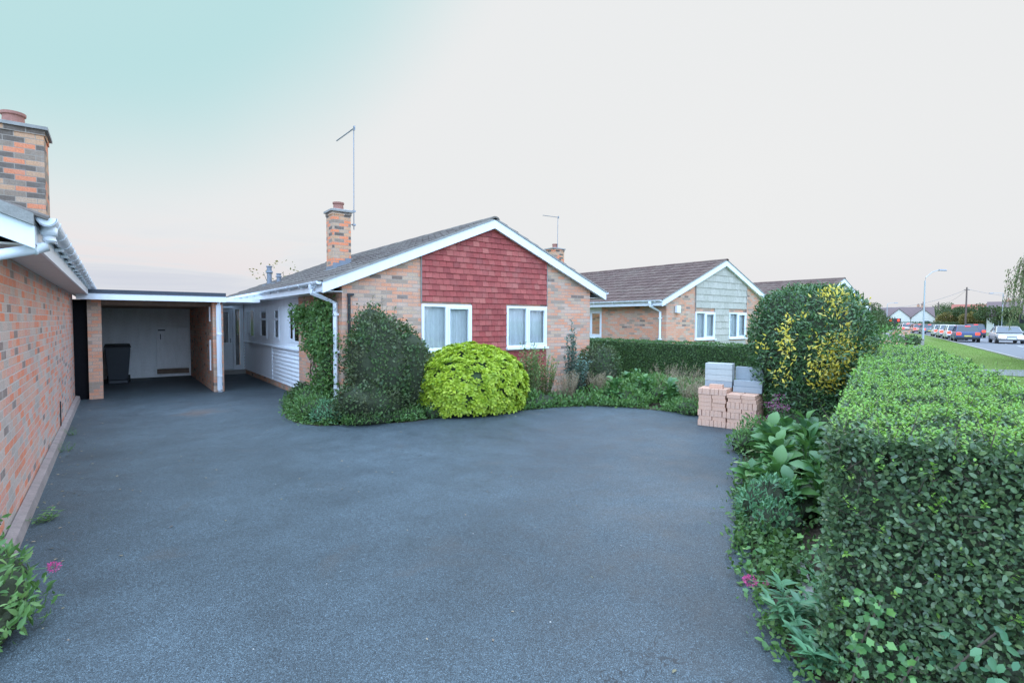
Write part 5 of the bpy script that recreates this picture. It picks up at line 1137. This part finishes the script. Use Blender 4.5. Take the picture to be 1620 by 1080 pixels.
# ------------------------------------------------------------------ vehicles
def loft(b, rings):
    n = len(rings[0]); vs = [p for r_ in rings for p in r_]; fs = []
    for i in range(len(rings)-1):
        for k in range(n): fs.append((i*n+k, i*n+(k+1) % n, (i+1)*n+(k+1) % n, (i+1)*n+k))
    fs.append(tuple(range(n))[::-1]); fs.append(tuple(range((len(rings)-1)*n, len(rings)*n))); b.add(vs, fs)
def car(label, pos, heading, colour, style='hatch', lit='tail', group='cars queueing on the road', LL=4.1, W=1.74, Hc=1.46):
    """local +X is the front of the car"""
    root = empty('car', (pos[0], pos[1], -0.008), label, 'car', group, heading); h = W/2; x0 = -LL/2
    P = paint('car_paint', colour); zb = .24
    prof = {'hatch': [(0, .42, .78, .88), (.04, .30, .93, .95), (.5, .24, .95, 1), (1.6, .24, .93, 1), (2.9, .24, .92, 1), (3.4, .25, .86, .97), (3.95, .28, .72, .90), (4.1, .38, .60, .80)],
            'saloon': [(0, .42, .80, .86), (.06, .30, .92, .94), (.6, .24, .95, 1), (1.6, .24, .93, 1), (3.0, .24, .90, 1), (3.7, .25, .82, .97), (4.3, .28, .70, .88), (4.5, .38, .58, .80)]}[style]
    k = LL/prof[-1][0]; b = MB(); rings = []
    for x, za, zc, w_ in prof:
        hw = h*w_; zm = (za+zc)/2; X = x0+x*k
        rings.append([(X, -hw*.9, za), (X, hw*.9, za), (X, hw, za+.12), (X, hw, zm+.06), (X, hw*.93, zc-.03), (X, hw*.80, zc), (X, -hw*.80, zc), (X, -hw*.93, zc-.03), (X, -hw, zm+.06), (X, -hw, za+.12)])
    loft(b, rings); b.build('body', P, root, smooth=False, bevel=.02)
    gh = {'hatch': [(.12, .92, .92), (.50, Hc-.05, .76), (.8, Hc-.01, .78), (1.9, Hc, .79), (2.35, Hc-.05, .77), (3.15, .91, .90)],
          'saloon': [(.55, .94, .88), (1.15, Hc-.06, .74), (1.5, Hc-.01, .76), (2.3, Hc, .77), (2.7, Hc-.05, .76), (3.5, .89, .88)]}[style]
    b = MB(); rings = []
    for x, zt, w_ in gh:
        X = x0+x*k; hb = h*.91
        rings.append([(X, -hb, .90), (X, hb, .90), (X, h*w_ if zt > 1 else hb, zt), (X, -h*w_ if zt > 1 else -hb, zt)])
    loft(b, rings); b.build('windows', 'car_glass', root)
    b = MB(); rp = gh[1:5]; v = []; f = []
    for x, zt, w_ in rp:
        X = x0+x*k; hw = h*w_+.006; v += [(X, -hw, zt+.001), (X, -hw+.05, zt+.022), (X, hw-.05, zt+.022), (X, hw, zt+.001)]
    for i in range(3):
        for j in range(3): f.append((i*4+j, (i+1)*4+j, (i+1)*4+j+1, i*4+j+1))
    b.add(v, f); b.build('roof', P, root)
    for sy in (-1, 1):     # pillars, each a strip from belt to roof
        for (xa, za, wa), (xb, zb_, wb) in ((gh[0], gh[1]), (gh[5], gh[4])):
            b = MB(); p0 = Vector((x0+xa*k, sy*h*.92, .90)); p1 = Vector((x0+xb*k, sy*(h*wb+.004), zb_+.004)); b.tube([p0, p1], .035, 4); b.build('pillar', P, root)
        b = MB(); xm = x0+(1.55 if style == 'hatch' else 2.0)*k; b.tube([(xm, sy*h*.925, .90), (xm, sy*(h*.80), Hc-.02)], .035, 4); b.build('pillar', P, root)
        for xw in (.78, LL-.85):
            b = MB(); y1_, y2_ = sy*(h-.20), sy*(h+.008); b.tube([(x0+xw, y1_, .31), (x0+xw, y2_, .31)], .31, 20); w_ = b.build('wheel', 'tyre', root)
            b = MB(); b.tube([(x0+xw, y2_-sy*.01, .31), (x0+xw, y2_+sy*.012, .31)], .20, 14); b.build('rim', 'rim', w_)
        b = MB(); b.hexa([(x0-.012, sy*h*.58, .66), (x0+.20, sy*h*.97, .66), (x0+.20, sy*h*.58, .66), (x0+.1, sy*h*.5, .66)] if sy > 0 else [(x0+.20, sy*h*.58, .66), (x0+.20, sy*h*.97, .66), (x0-.012, sy*h*.58, .66), (x0+.1, sy*h*.5, .66)],
                         [(x0+.03, sy*h*.62, .88), (x0+.24, sy*h*.965, .88), (x0+.24, sy*h*.6, .88), (x0+.12, sy*h*.5, .88)] if sy > 0 else [(x0+.24, sy*h*.6, .88), (x0+.24, sy*h*.965, .88), (x0+.03, sy*h*.62, .88), (x0+.12, sy*h*.5, .88)])
        b = MB(); ya, yb_ = sorted((sy*h*.55, sy*h*.90)); b.box(x0-.025, x0+.16, ya, yb_, .64, .86); b.build('tail_lamp', 'tail_on' if lit == 'tail' else plain('red_lens', (.3, .02, .02), .3), root, bevel=.015)
        xf = x0+LL; b = MB(); ya, yb_ = sorted((sy*h*.40, sy*h*.86)); b.box(xf-.22, xf+.035, ya, yb_, .47, .67); b.build('headlamp', 'head_on' if lit == 'head' else 'plate_w', root, bevel=.015)
        b = MB(); xm = x0+(2.95 if style == 'hatch' else 3.2)*k; b.box(xm-.06, xm+.06, *sorted((sy*(h-.02), sy*(h+.15))), .93, 1.05); b.build('wing_mirror', P, root, bevel=.015)
    if lit == 'tail': b = MB(); xs_ = x0+gh[1][0]*k; b.box(xs_-.05, xs_+.01, -.18, .18, Hc-.06, Hc-.03); b.build('brake_light', 'tail_on', root)
    b = MB(); b.box(x0-.03, x0+.02, -.26, .26, .50 if style == 'hatch' else .62, .61 if style == 'hatch' else .73); b.build('number_plate', 'plate_y', root)
    b = MB(); b.box(x0+LL-.04, x0+LL+.02, -.26, .26, .38, .49); b.build('number_plate', 'plate_w', root)
    b = MB(); b.box(x0+LL-.16, x0+LL-.005, -.34, .34, .52, .62); b.build('grille', 'black', root)
    b = MB(); b.box(x0-.045, x0+.12, -h*.86, h*.86, .28, .46); b.build('rear_bumper', 'black', root, bevel=.02)
    return root
def bend(s): return 0.0030*max(0, s-85)**2
def hd(s): return RZ+math.atan(0.0060*max(0, s-85))
for s, n_, col, st, lab in (
    (62.8, -6.75, (.05, .08, .17), 'hatch', 'dark blue hatchback with red brake lamps lit, last in the queue by the grass verge'),
    (69.0, -6.65, (.62, .62, .60), 'hatch', 'pale car queueing directly ahead of the dark blue hatchback'),
    (75.4, -6.6, (.50, .50, .48), 'saloon', 'silver saloon queueing two cars ahead of the dark blue hatchback'),
    (82.2, -6.6, (.60, .58, .55), 'hatch', 'white hatchback three cars ahead of the dark blue hatchback'),
    (97, -6.7, (.16, .19, .20), 'hatch', 'grey-green car standing after a gap in the queue'),
    (104.5, -6.6, (.60, .30, .26), 'hatch', 'reddish car with brake lamps on, just beyond the grey-green car'),
    (111.5, -6.3, (.66, .55, .48), 'hatch', 'pale cream car with brake lamps on, near the far end of the queue')):
    p = rs(s, n_+bend(s)); car(lab, p, hd(s), col, st)
car('silver saloon coming towards the camera with both headlamps on', rs(60.6, -8.9-.3), RZ+math.pi, (.40, .40, .40), 'saloon', 'head', None, 4.5, 1.78, 1.42)
car('dark hatchback in the far lane behind the silver oncoming saloon', rs(80.5, -9.4), RZ, (.03, .04, .09), 'hatch', 'tail', None, 4.2, 1.76, 1.55)
car('silver and black estate at the far left of the traffic beside the green trees', (108.2, 30.0), hd(115), (.45, .47, .50), 'hatch', 'tail', None, 4.3, 1.8, 1.6)

# bus: only its nose shows at the right edge
bus = empty('bus', (rs(34.6, -7.12)[0], rs(34.6, -7.12)[1], 0), 'blue and white single-deck bus on the road, cut by the right edge', 'bus', None, RZ)
bb = MB(); b0 = [(-9.2, -1.22, .32), (0, -1.22, .32), (0, 1.22, .32), (-9.2, 1.22, .32)]
bb.hexa(b0, [(-9.2, -1.22, 1.0), (0.02, -1.22, 1.0), (0.02, 1.22, 1.0), (-9.2, 1.22, 1.0)]); bb.build('lower_panels', paint('bus_teal', (.04, .16, .14)), bus, bevel=.04)
bb = MB(); bb.box(-9.15, -.02, -1.18, 1.18, 1.002, 2.28); bb.build('windows', 'car_glass', bus)
bb = MB(); bb.box(-9.2, .04, -1.22, 1.22, 2.282, 2.82); bb.build('roof', paint('bus_white', (.50, .62, .72)), bus, bevel=.06)
for x in (-9.1, -7.3, -5.5, -3.7, -1.4, -.06):
    for sy in (-1, 1):
        bb = MB(); bb.box(x-.05, x+.05, *sorted((sy*1.16, sy*1.225)), .34, 2.29); bb.build('window_pillar', paint('bus_blue', (.02, .12, .38)), bus)
bb = MB(); bb.box(-.10, .05, 1.28, 1.44, 1.72, 2.12); m_ = bb.build('wing_mirror', 'black', bus, bevel=.02); bb = MB(); bb.tube([(-.02, 1.2, 2.3), (0, 1.35, 2.32), (0, 1.36, 2.1)], .02, 6); bb.build('mirror_arm', 'black', m_)
bb = MB(); bb.box(-9.2, -.05, 1.222, 1.232, .40, .50); bb.build('skirt_stripe', 'white', bus)
for x in (-6.8, -1.9):
    for sy in (-1, 1):
        bb = MB(); bb.tube([(x, sy*.95, .47), (x, sy*1.235, .47)], .47, 22); w_ = bb.build('wheel', 'tyre', bus); bb = MB(); bb.tube([(x, sy*1.23, .47), (x, sy*1.245, .47)], .27, 16); bb.build('rim', 'rim', w_)
bb = MB(); bb.box(.021, .035, -1.1, 1.1, 1.05, 2.2); bb.build('windscreen', 'car_glass', bus)

# ------------------------------------------------------------------ street furniture
def lamp(label, pos, h, arm, rise, az):
    r_ = empty('street_lamp', (pos[0], pos[1], 0), label, 'street lamp', None, az); b = MB(); b.tube([(0, 0, 0), (0, 0, 1.2), (0, 0, 1.25), (0, 0, h)], [.085, .085, .06, .045], 10); b.build('pole', 'galv', r_)
    b = MB(); b.tube([(0, 0, h-.05), (.05*arm, 0, h+rise*.3), (arm*.5, 0, h+rise*.8), (arm, 0, h+rise)], .028, 8); b.build('arm', 'galv', r_)
    b = MB(); X = arm; z = h+rise; b.hexa([(X-.05, -.09, z-.07), (X+.55, -.10, z-.09), (X+.55, .10, z-.09), (X-.05, .09, z-.07)], [(X-.05, -.05, z+.05), (X+.5, -.07, z+.02), (X+.5, .07, z+.02), (X-.05, .05, z+.05)]); b.build('lantern', 'alu', r_, bevel=.02); return r_
lamp('tall grey street lamp on the grass verge at the near kerb', at(41, 32.4), 5.0, 1.1, .85, -YAW)
lamp('grey street lamp with an arm to its left behind the silver saloon', at(76, 71.5), 6.0, 1.5, 0.02, math.pi-YAW)
lamp('small far street lamp left of the wooden poles', at(92, 66.2), 4.9, 1.3, .25, -YAW)
lamp('farthest small street lamp among the trees', at(125, 103.8), 4.6, 1.2, .1, -YAW)
def pole(label, pos, h):
    r_ = empty('telegraph_pole', (pos[0], pos[1], 0), label, 'telegraph pole', 'wooden telegraph poles along the road'); b = MB(); b.tube([(0, 0, 0), (0, 0, h)], [.16, .11], 10); b.build('pole', 'wood_pole', r_)
    b = MB(); b.box(-.5, .5, -.05, .05, h-.5, h-.4, YAW and -YAW, (0, 0)); b.build('crossarm', 'wood_pole', r_); return r_
tp = [(at(93, 81), 8.0), (at(140, 114.5), 7.2), (at(175, 121), 7.0)]
pole('nearest brown wooden telegraph pole behind the queue of cars', *tp[0]); pole('middle wooden telegraph pole, shorter and left of the nearest one', *tp[1]); pole('farthest thin telegraph pole beside the white gabled house', *tp[2])
def wire(label, a, c, sag):
    A, Cc = Vector(a), Vector(c); b = MB(); b.tube([(A.lerp(Cc, t)-Vector((0, 0, sag*4*t*(1-t)))) for t in np.linspace(0, 1, 14)], .022, 4); tag(b.build('overhead_wire', 'alu'), label, 'wire')
T3 = lambda i, dz=0: (tp[i][0][0], tp[i][0][1], tp[i][1]-.4+dz)
wire('overhead wire from the nearest telegraph pole to the roofs on the left', T3(0), at(105, 74)+(4.6,), .9); wire('overhead wire between the nearest and the middle telegraph pole', T3(0, -.05), T3(1), .8)
wire('overhead wire from the nearest telegraph pole towards the right', T3(0, .1), at(88, 96)+(6.0,), .8); wire('farthest overhead wire beyond the middle telegraph pole', T3(1), T3(2), .8)
# red signal lamps by the far bushes
sg = empty('traffic_signal', at(86, 63.2)+(0,), 'traffic signal with two red lamps lit beside the far green bushes', 'traffic signal', None, -YAW)
b = MB(); b.tube([(0, 0, 0), (0, 0, 2.6)], .06, 8); b.build('pole', 'black', sg)
b = MB(); b.box(-1.0, 1.0, -.05, .05, 1.65, 2.35); b.build('backboard', 'black', sg)
for x in (-.72, .55):
    b = MB(); b.lathe(0, 0, [(.17, 0), (.19, .04), (.10, .09)], 14); o = b.build('lamp', 'tail_on', sg); o.rotation_euler = (R(90), 0, 0); o.location = (x, -.06, 2.05)

# low garden walls
def wall(label, a, c, h, th, mat, cap, capw=.06, name='garden_wall', cat='wall'):
    A, Cc = Vector(a), Vector(c); Ln = (Cc-A).length; r_ = empty(name, (A.x, A.y, 0), label, cat, None, math.atan2(Cc.y-A.y, Cc.x-A.x))
    b = MB(); b.box(0, Ln, -th/2, th/2, -.05, h); b.build('wall', mat, r_); b = MB(); b.box(-.03, Ln+.03, -th/2-capw/2, th/2+capw/2, h+.002, h+.065); b.build('coping', cap, r_); return r_
wall('low red brick garden wall with grey coping beyond the privet hedge', at(38, 26.0), at(38.6, 29.2), .45, .22, 'brick', 'concrete')
wall('square orange brick gate pier with a slate cap beyond the low brick wall', at(54, 39.8), at(54, 41.0), 1.0, .9, 'brick', 'felt', .16, 'gate_pier', 'gate pier')
wall('pale rendered garden wall running towards the road beside the brick pier', at(60, 43.6), at(39.5, 31.2), .42, .2, 'concrete', 'concrete')
bush('dark_bush', 'small dark bush at the end of the low brick wall by the verge', 'bush', [((at(38.4, 29.6)[0], at(38.4, 29.6)[1], .35), (.55, .5, .42))], 500, .14, 'tiny', 'lf_dark', core='core_far', jit=.08, seed=50)

# ------------------------------------------------------------------ far side: houses
def far_house(label, d, r, w_, dep, he, hr, rot, wallm, roofm, chim=True, front=(1,), cross=False):
    x, y = at(d, r); root = empty('house', (x, y, 0), label, 'house', None, rot)
    b = MB(); hw, hd_ = w_/2, dep/2
    b.prism([(-hd_, 0), (hd_, 0), (hd_, he), (0, hr), (-hd_, he)], lambda u, v, a: (a, u, v), -hw, hw); b.build('wall', wallm, root)
    b = MB(); ov = .35; k = (hr-he)/hd_
    for s_ in (-1, 1):
        b.hexa([(-hw-.2, s_*(hd_+ov), he-ov*k+.02), (hw+.2, s_*(hd_+ov), he-ov*k+.02), (hw+.2, 0, hr+.02), (-hw-.2, 0, hr+.02)], [(-hw-.2, s_*(hd_+ov), he-ov*k+.16), (hw+.2, s_*(hd_+ov), he-ov*k+.16), (hw+.2, 0, hr+.16), (-hw-.2, 0, hr+.16)])
    rf = b.build('roof', roofm, root)
    if cross:
        for cxp in cross:
            g_ = MB(); gw = 2.1; g_.prism([(cxp-gw, 0), (cxp+gw, 0), (cxp+gw, he-.1), (cxp, he+1.9), (cxp-gw, he-.1)], lambda u, v, a: (u, a, v), -hd_-1.2, -hd_+1.5); g_.build('gable_front', wallm, root)
            g_ = MB()
            for s_ in (-1, 1): g_.hexa([(cxp, -hd_-1.4, he+1.92), (cxp+s_*(gw+.25), -hd_-1.4, he-.28), (cxp+s_*(gw+.25), -hd_+1.6, he-.28), (cxp, -hd_+1.6, he+1.92)], [(cxp, -hd_-1.4, he+2.04), (cxp+s_*(gw+.25), -hd_-1.4, he-.16), (cxp+s_*(gw+.25), -hd_+1.6, he-.16), (cxp, -hd_+1.6, he+2.04)])
            g_.build('gable_roof', roofm, root)
    if chim:
        b = MB(); b.box(hw*.5, hw*.5+.7, -.3, .3, hr-.6, hr+1.0); ch = b.build('chimney', 'brick_dark', rf); b = MB(); b.lathe(hw*.5+.35, 0, [(.13, hr+1), (.11, hr+1.35)], 10); b.build('chimney_pot', 'pot', ch)
    n = max(2, int(w_/2.6))
    for i in range(n):
        u = -hw+w_*(i+.5)/n; yo = -hd_-(1.2 if cross and any(abs(u-c_) < 1.6 for c_ in cross) else 0)
        for zz in ([1.0] if he < 3.5 else [1.0, 3.5]):
            b = MB(); b.box(u-.65, u+.65, yo-.03, yo+.02, zz, zz+1.15); wn = b.build('window', 'white', root); b = MB(); b.box(u-.58, u-.03, yo-.04, yo-.031, zz+.07, zz+1.08); b.box(u+.03, u+.58, yo-.04, yo-.031, zz+.07, zz+1.08); b.build('panes', 'car_glass', wn)
    return root
far_house('white rendered house with twin gables and dark roof beyond the queue', 122, 93, 8.6, 7.5, 2.8, 5.1, -YAW-.62, 'render', 'roof_far', True, cross=(-2.0, 2.3))
far_house('dark-roofed house left of the white gabled house behind the far bushes', 128, 92-9.5, 9, 8, 2.7, 5.2, -YAW-.6, 'brick', 'roof_far', False)
far_house('red-roofed house half hidden by trees right of the telegraph pole', 108, 98.5, 11, 8, 2.8, 5.4, -YAW-.75, 'brick', 'roof_red', True)
far_house('grey-roofed house with chimney behind the second street lamp', 88, 86.5, 9, 8, 2.9, 5.2, -YAW-.78, 'render', 'roof_far', True)
far_house('distant house behind the trees between the far telegraph poles', 165, 124, 13, 8, 3.2, 6.2, -YAW-.65, 'brick', 'roof_far', True)
far_house('cream house at the right-hand edge beyond the bus', 70, 76, 10, 8, 2.8, 5.2, -YAW-.8, 'render', 'roof_far', True)

# ------------------------------------------------------------------ trees
def tree(name, label, pos, h, blobs, n, mat, size=.3, tpl='tiny', trunk=.16, group=None, seed=1, cat='tree', droop=0, zfrac=.35):
    root = empty(name, (pos[0], pos[1], 0), label, cat, group); b = MB()
    b.tube([(0, 0, -.1), (.03, 0, h*zfrac), (.0, .05, h*.72)], [trunk, trunk*.7, trunk*.25], 8)
    sets = []
    for i, (dx, dy, z, rx, rz_) in enumerate(blobs):
        b.tube([(0, 0, h*zfrac*.8), (dx*.5, dy*.5, h*zfrac+(z-h*zfrac)*.5), (dx, dy, z)], [trunk*.5, trunk*.3, trunk*.12], 6)
        m = int(n*rx*rx/sum(q[3]**2 for q in blobs)); Q = rand_dirs(m); rad = U(.45, 1.05, m)**.6
        P = Q*np.array([rx, rx, rz_])*rad[:, None]+np.array([dx, dy, z]); P += rand_dirs(m)*wobble(P, 3/rx, .15*rx, seed+i)[:, None]
        D = unit(Q+np.array([0, 0, .3])+rand_dirs(m)*.9); sets.append(leaves(P, D, rand_dirs(m)+Q*.5+np.array([0, 0, .4]), size*U(.6, 1.3, m), tpl))
    b.build('trunk', 'bark', root); leaf_obj('crown', sets, mat, root)
    return root
def blobsr(h, w_, k, seed):
    r = random.Random(seed); return [(0, 0, h*.68, w_*.62, h*.27)]+[(w_*.55*math.cos(a:=r.uniform(0, 6.28)), w_*.55*math.sin(a), h*r.uniform(.42, .82), w_*r.uniform(.35, .5), h*r.uniform(.14, .22)) for _ in range(k)]
TL = [(100, 88.5, 5.2, 3.2, 'lf_far', 'rounded green tree just right of the nearest telegraph pole'),
      (104, 90.3, 4.9, 3.0, 'lf_far', 'green tree behind the nearest telegraph pole'),
      (112, 95.5, 5.4, 3.4, 'lf_far', 'pale green tree left of the nearest telegraph pole'),
      (105, 88.5, 4.0, 2.4, 'lf_far_y', 'yellowish autumn tree left of the nearest telegraph pole'),
      (95, 84.5, 3.7, 2.3, 'lf_far_y', 'olive-brown tree in front of the red-roofed house'),
      (96, 88.0, 4.4, 2.4, 'lf_far_y', 'rusty autumn tree hiding the red-roofed house'),
      (88, 81.2, 4.6, 2.6, 'lf_far', 'dark green tree left of the second street lamp'),
      (80, 76.8, 4.2, 2.4, 'lf_far', 'dark green tree right of the second street lamp'),
      (74, 73.5, 3.4, 2.2, 'lf_far', 'low green tree behind the silver oncoming saloon'),
      (150, 104, 6.4, 4.2, 'lf_far', 'distant tree behind the gap right of the white gabled house'),
      (140, 110, 5.6, 4.5, 'lf_far', 'distant dark tree behind the middle telegraph pole'),
      (150, 124, 7.4, 4.8, 'lf_far', 'distant tall tree behind the yellow autumn tree'),
      (90, 93, 5.0, 3.0, 'lf_far', 'bushy tree beside the grey-roofed house'),
      (135, 92, 7.2, 3.0, 'lf_far', 'tree standing behind the roof of the white gabled house'),
      (130, 79, 6.0, 3.6, 'lf_far', 'distant tree at the left end of the far houses')]
for i, (d, r, h_, w_, m_, lab) in enumerate(TL):
    tree('garden_tree', lab, at(d, r), h_, blobsr(h_, w_, 6, i), 2200, m_, .34, seed=i, group='trees across the road')
# bushes along the frontage beyond the round shrub
for i, (d, r, h_, w_, lab) in enumerate([(13.0, 9.3, 1.75, .75, 'light green bush just behind the right side of the round shrub'), (52, 35.6, 2.5, 1.9, 'green bush behind the round shrub, nearest of the far bushes'), (66, 46.0, 3.1, 2.3, 'dark green bush beside the red signal lamps'), (72, 51.2, 2.5, 1.6, 'small green bush in front of the red signal lamps')]):
    tree('garden_bush', lab, at(d, r), h_, [(0, 0, h_*.55, w_*.8, h_*.42), (w_*.4, .2, h_*.4, w_*.5, h_*.3), (-w_*.4, -.2, h_*.45, w_*.55, h_*.32)], 1800, 'lf_climb' if i == 0 else 'lf_far', .09 if i == 0 else .22, seed=60+i, cat='bush', zfrac=.15, trunk=.06)
tree('birch_tree', 'thin bare-topped tree showing just above the red-tiled bungalow roof by its chimney', (6.6, 27.0), 4.6, [(0, 0, 4.1, .8, .6), (-.9, 0, 4.0, .6, .4)], 70, 'lf_far_y', .12, seed=80, trunk=.07)
# weeping tree on the verge, cut by the right edge
wt = empty('weeping_tree', at(14.0, 15.1)+(0,), 'weeping willow-like tree hanging in from the right edge above the bus', 'tree'); b = MB()
b.tube([(0, 0, 0), (.05, .02, 1.6), (.0, 0, 3.1), (.1, 0, 4.2)], [.13, .10, .07, .04], 9); b.build('trunk', 'bark', wt); PP, DD = [], []; tw = MB()
for i in range(230):
    a = random.uniform(0, 6.283); rr = 1.35*random.random()**.5; z0_ = 4.6-.75*rr*rr+random.uniform(-.5, .1); x, y = rr*math.cos(a), rr*math.sin(a); ln = random.uniform(.8, 1.7)
    tw.tube([(x*.3, y*.3, z0_-.4), (x*.8, y*.8, z0_+.1), (x, y, z0_-.15), (x*1.08, y*1.08, z0_-ln*.6), (x*1.12, y*1.12, z0_-ln)], [.012, .008, .006, .004, .002], 4, False)
    for k in range(60):
        t = random.random(); PP.append((x*(1.0+.12*t)+random.gauss(0, .025), y*(1.0+.12*t)+random.gauss(0, .025), z0_-ln*t)); DD.append((random.gauss(0, .35), random.gauss(0, .35), -1))
tw.build('hanging_twigs', 'bark', wt)
leaf_obj('crown', [leaves(np.array(PP), np.array(DD), rand_dirs(len(PP)), U(.05, .085, len(PP)), 'lance')], 'lf_willow', wt)
# hedges on the far side of the road
def far_hedge(label, d0, r0, d1, r1, h, th, mat='lf_far'):
    A = np.array(at(d0, r0)); B = np.array(at(d1, r1)); Ln = np.linalg.norm(B-A); dr_ = (B-A)/Ln; nr = np.array([-dr_[1], dr_[0]]); n = int(Ln*h*60)
    s = U(0, Ln, n); sd_ = rng.choice([-1, 1], n)*th/2; z = U(0, h, n); top_ = rng.random(n) < .35; sd_ = np.where(top_, U(-th/2, th/2, n), sd_); z = np.where(top_, h, z)
    P = np.stack([A[0]+dr_[0]*s+nr[0]*sd_, A[1]+dr_[1]*s+nr[1]*sd_, z], 1); P += rand_dirs(n)*.08
    root = empty('clipped_hedge', (A[0], A[1], 0), label, 'hedge', None); leaf_obj('foliage', [leaves(P, rand_dirs(n)+np.array([0, 0, .4]), rand_dirs(n)+np.array([0, 0, .5]), .22*U(.7, 1.2, n), 'tiny')], mat, root, (A[0], A[1], 0))
    b = MB(); q = [A-nr*th*.42, B-nr*th*.42, B+nr*th*.42, A+nr*th*.42]; q = [(x-A[0], y-A[1]) for x, y in q]; b.hexa([(x, y, 0) for x, y in q], [(x, y, h*.95) for x, y in q]); b.build('inner_growth', 'core_far', root)
far_hedge('low clipped hedge across the road behind the silver saloon', 72, 68, 66, 74, 1.9, 1.0)
far_hedge('clipped hedge across the road behind the queueing cars', 112, 80, 90, 86, 1.7, 1.0)
far_hedge('pale hedge in front of the white gabled house', 118, 84, 116, 97, 1.0, .8, 'lf_far_y')
# ------------------------------------------------------------------ grass
def grass_patch(name, label, n, fn, size):
    P = fn(n); D = unit(rand_dirs(n)*.55+np.array([0, 0, 1.0])); F = rand_dirs(n)+np.array([0, 0, .2])
    o = leaf_obj(name, [leaves(P, D, F, size*U(.5, 1.3, n), 'blade', .4)], 'lf_grass'); tag(o, label, None, None, 'stuff')
def gf(s0, s1, n0, n1, pw=1.6):
    def f(n):
        s = s0+(s1-s0)*U(0, 1, n)**pw; m = U(n0, n1, n); return np.stack([RD[0]*s-RD[1]*m, RD[1]*s+RD[0]*m, np.full(n, -.02)], 1)
    return f
grass_patch('verge_grass', 'short grass on the wide verge beyond the privet hedge', 26000, gf(8, 60, -4.6, -2.8), .085)
grass_patch('kerb_grass', 'short grass of the verge nearest the kerb', 22000, gf(10, 70, -5.68, -4.6, 1.3), .08)
grass_patch('lawn_grass', 'rough grass in front of the neighbouring bungalows', 30000, gf(13.5, 50, -.9, 6.0, 1.4), .10)
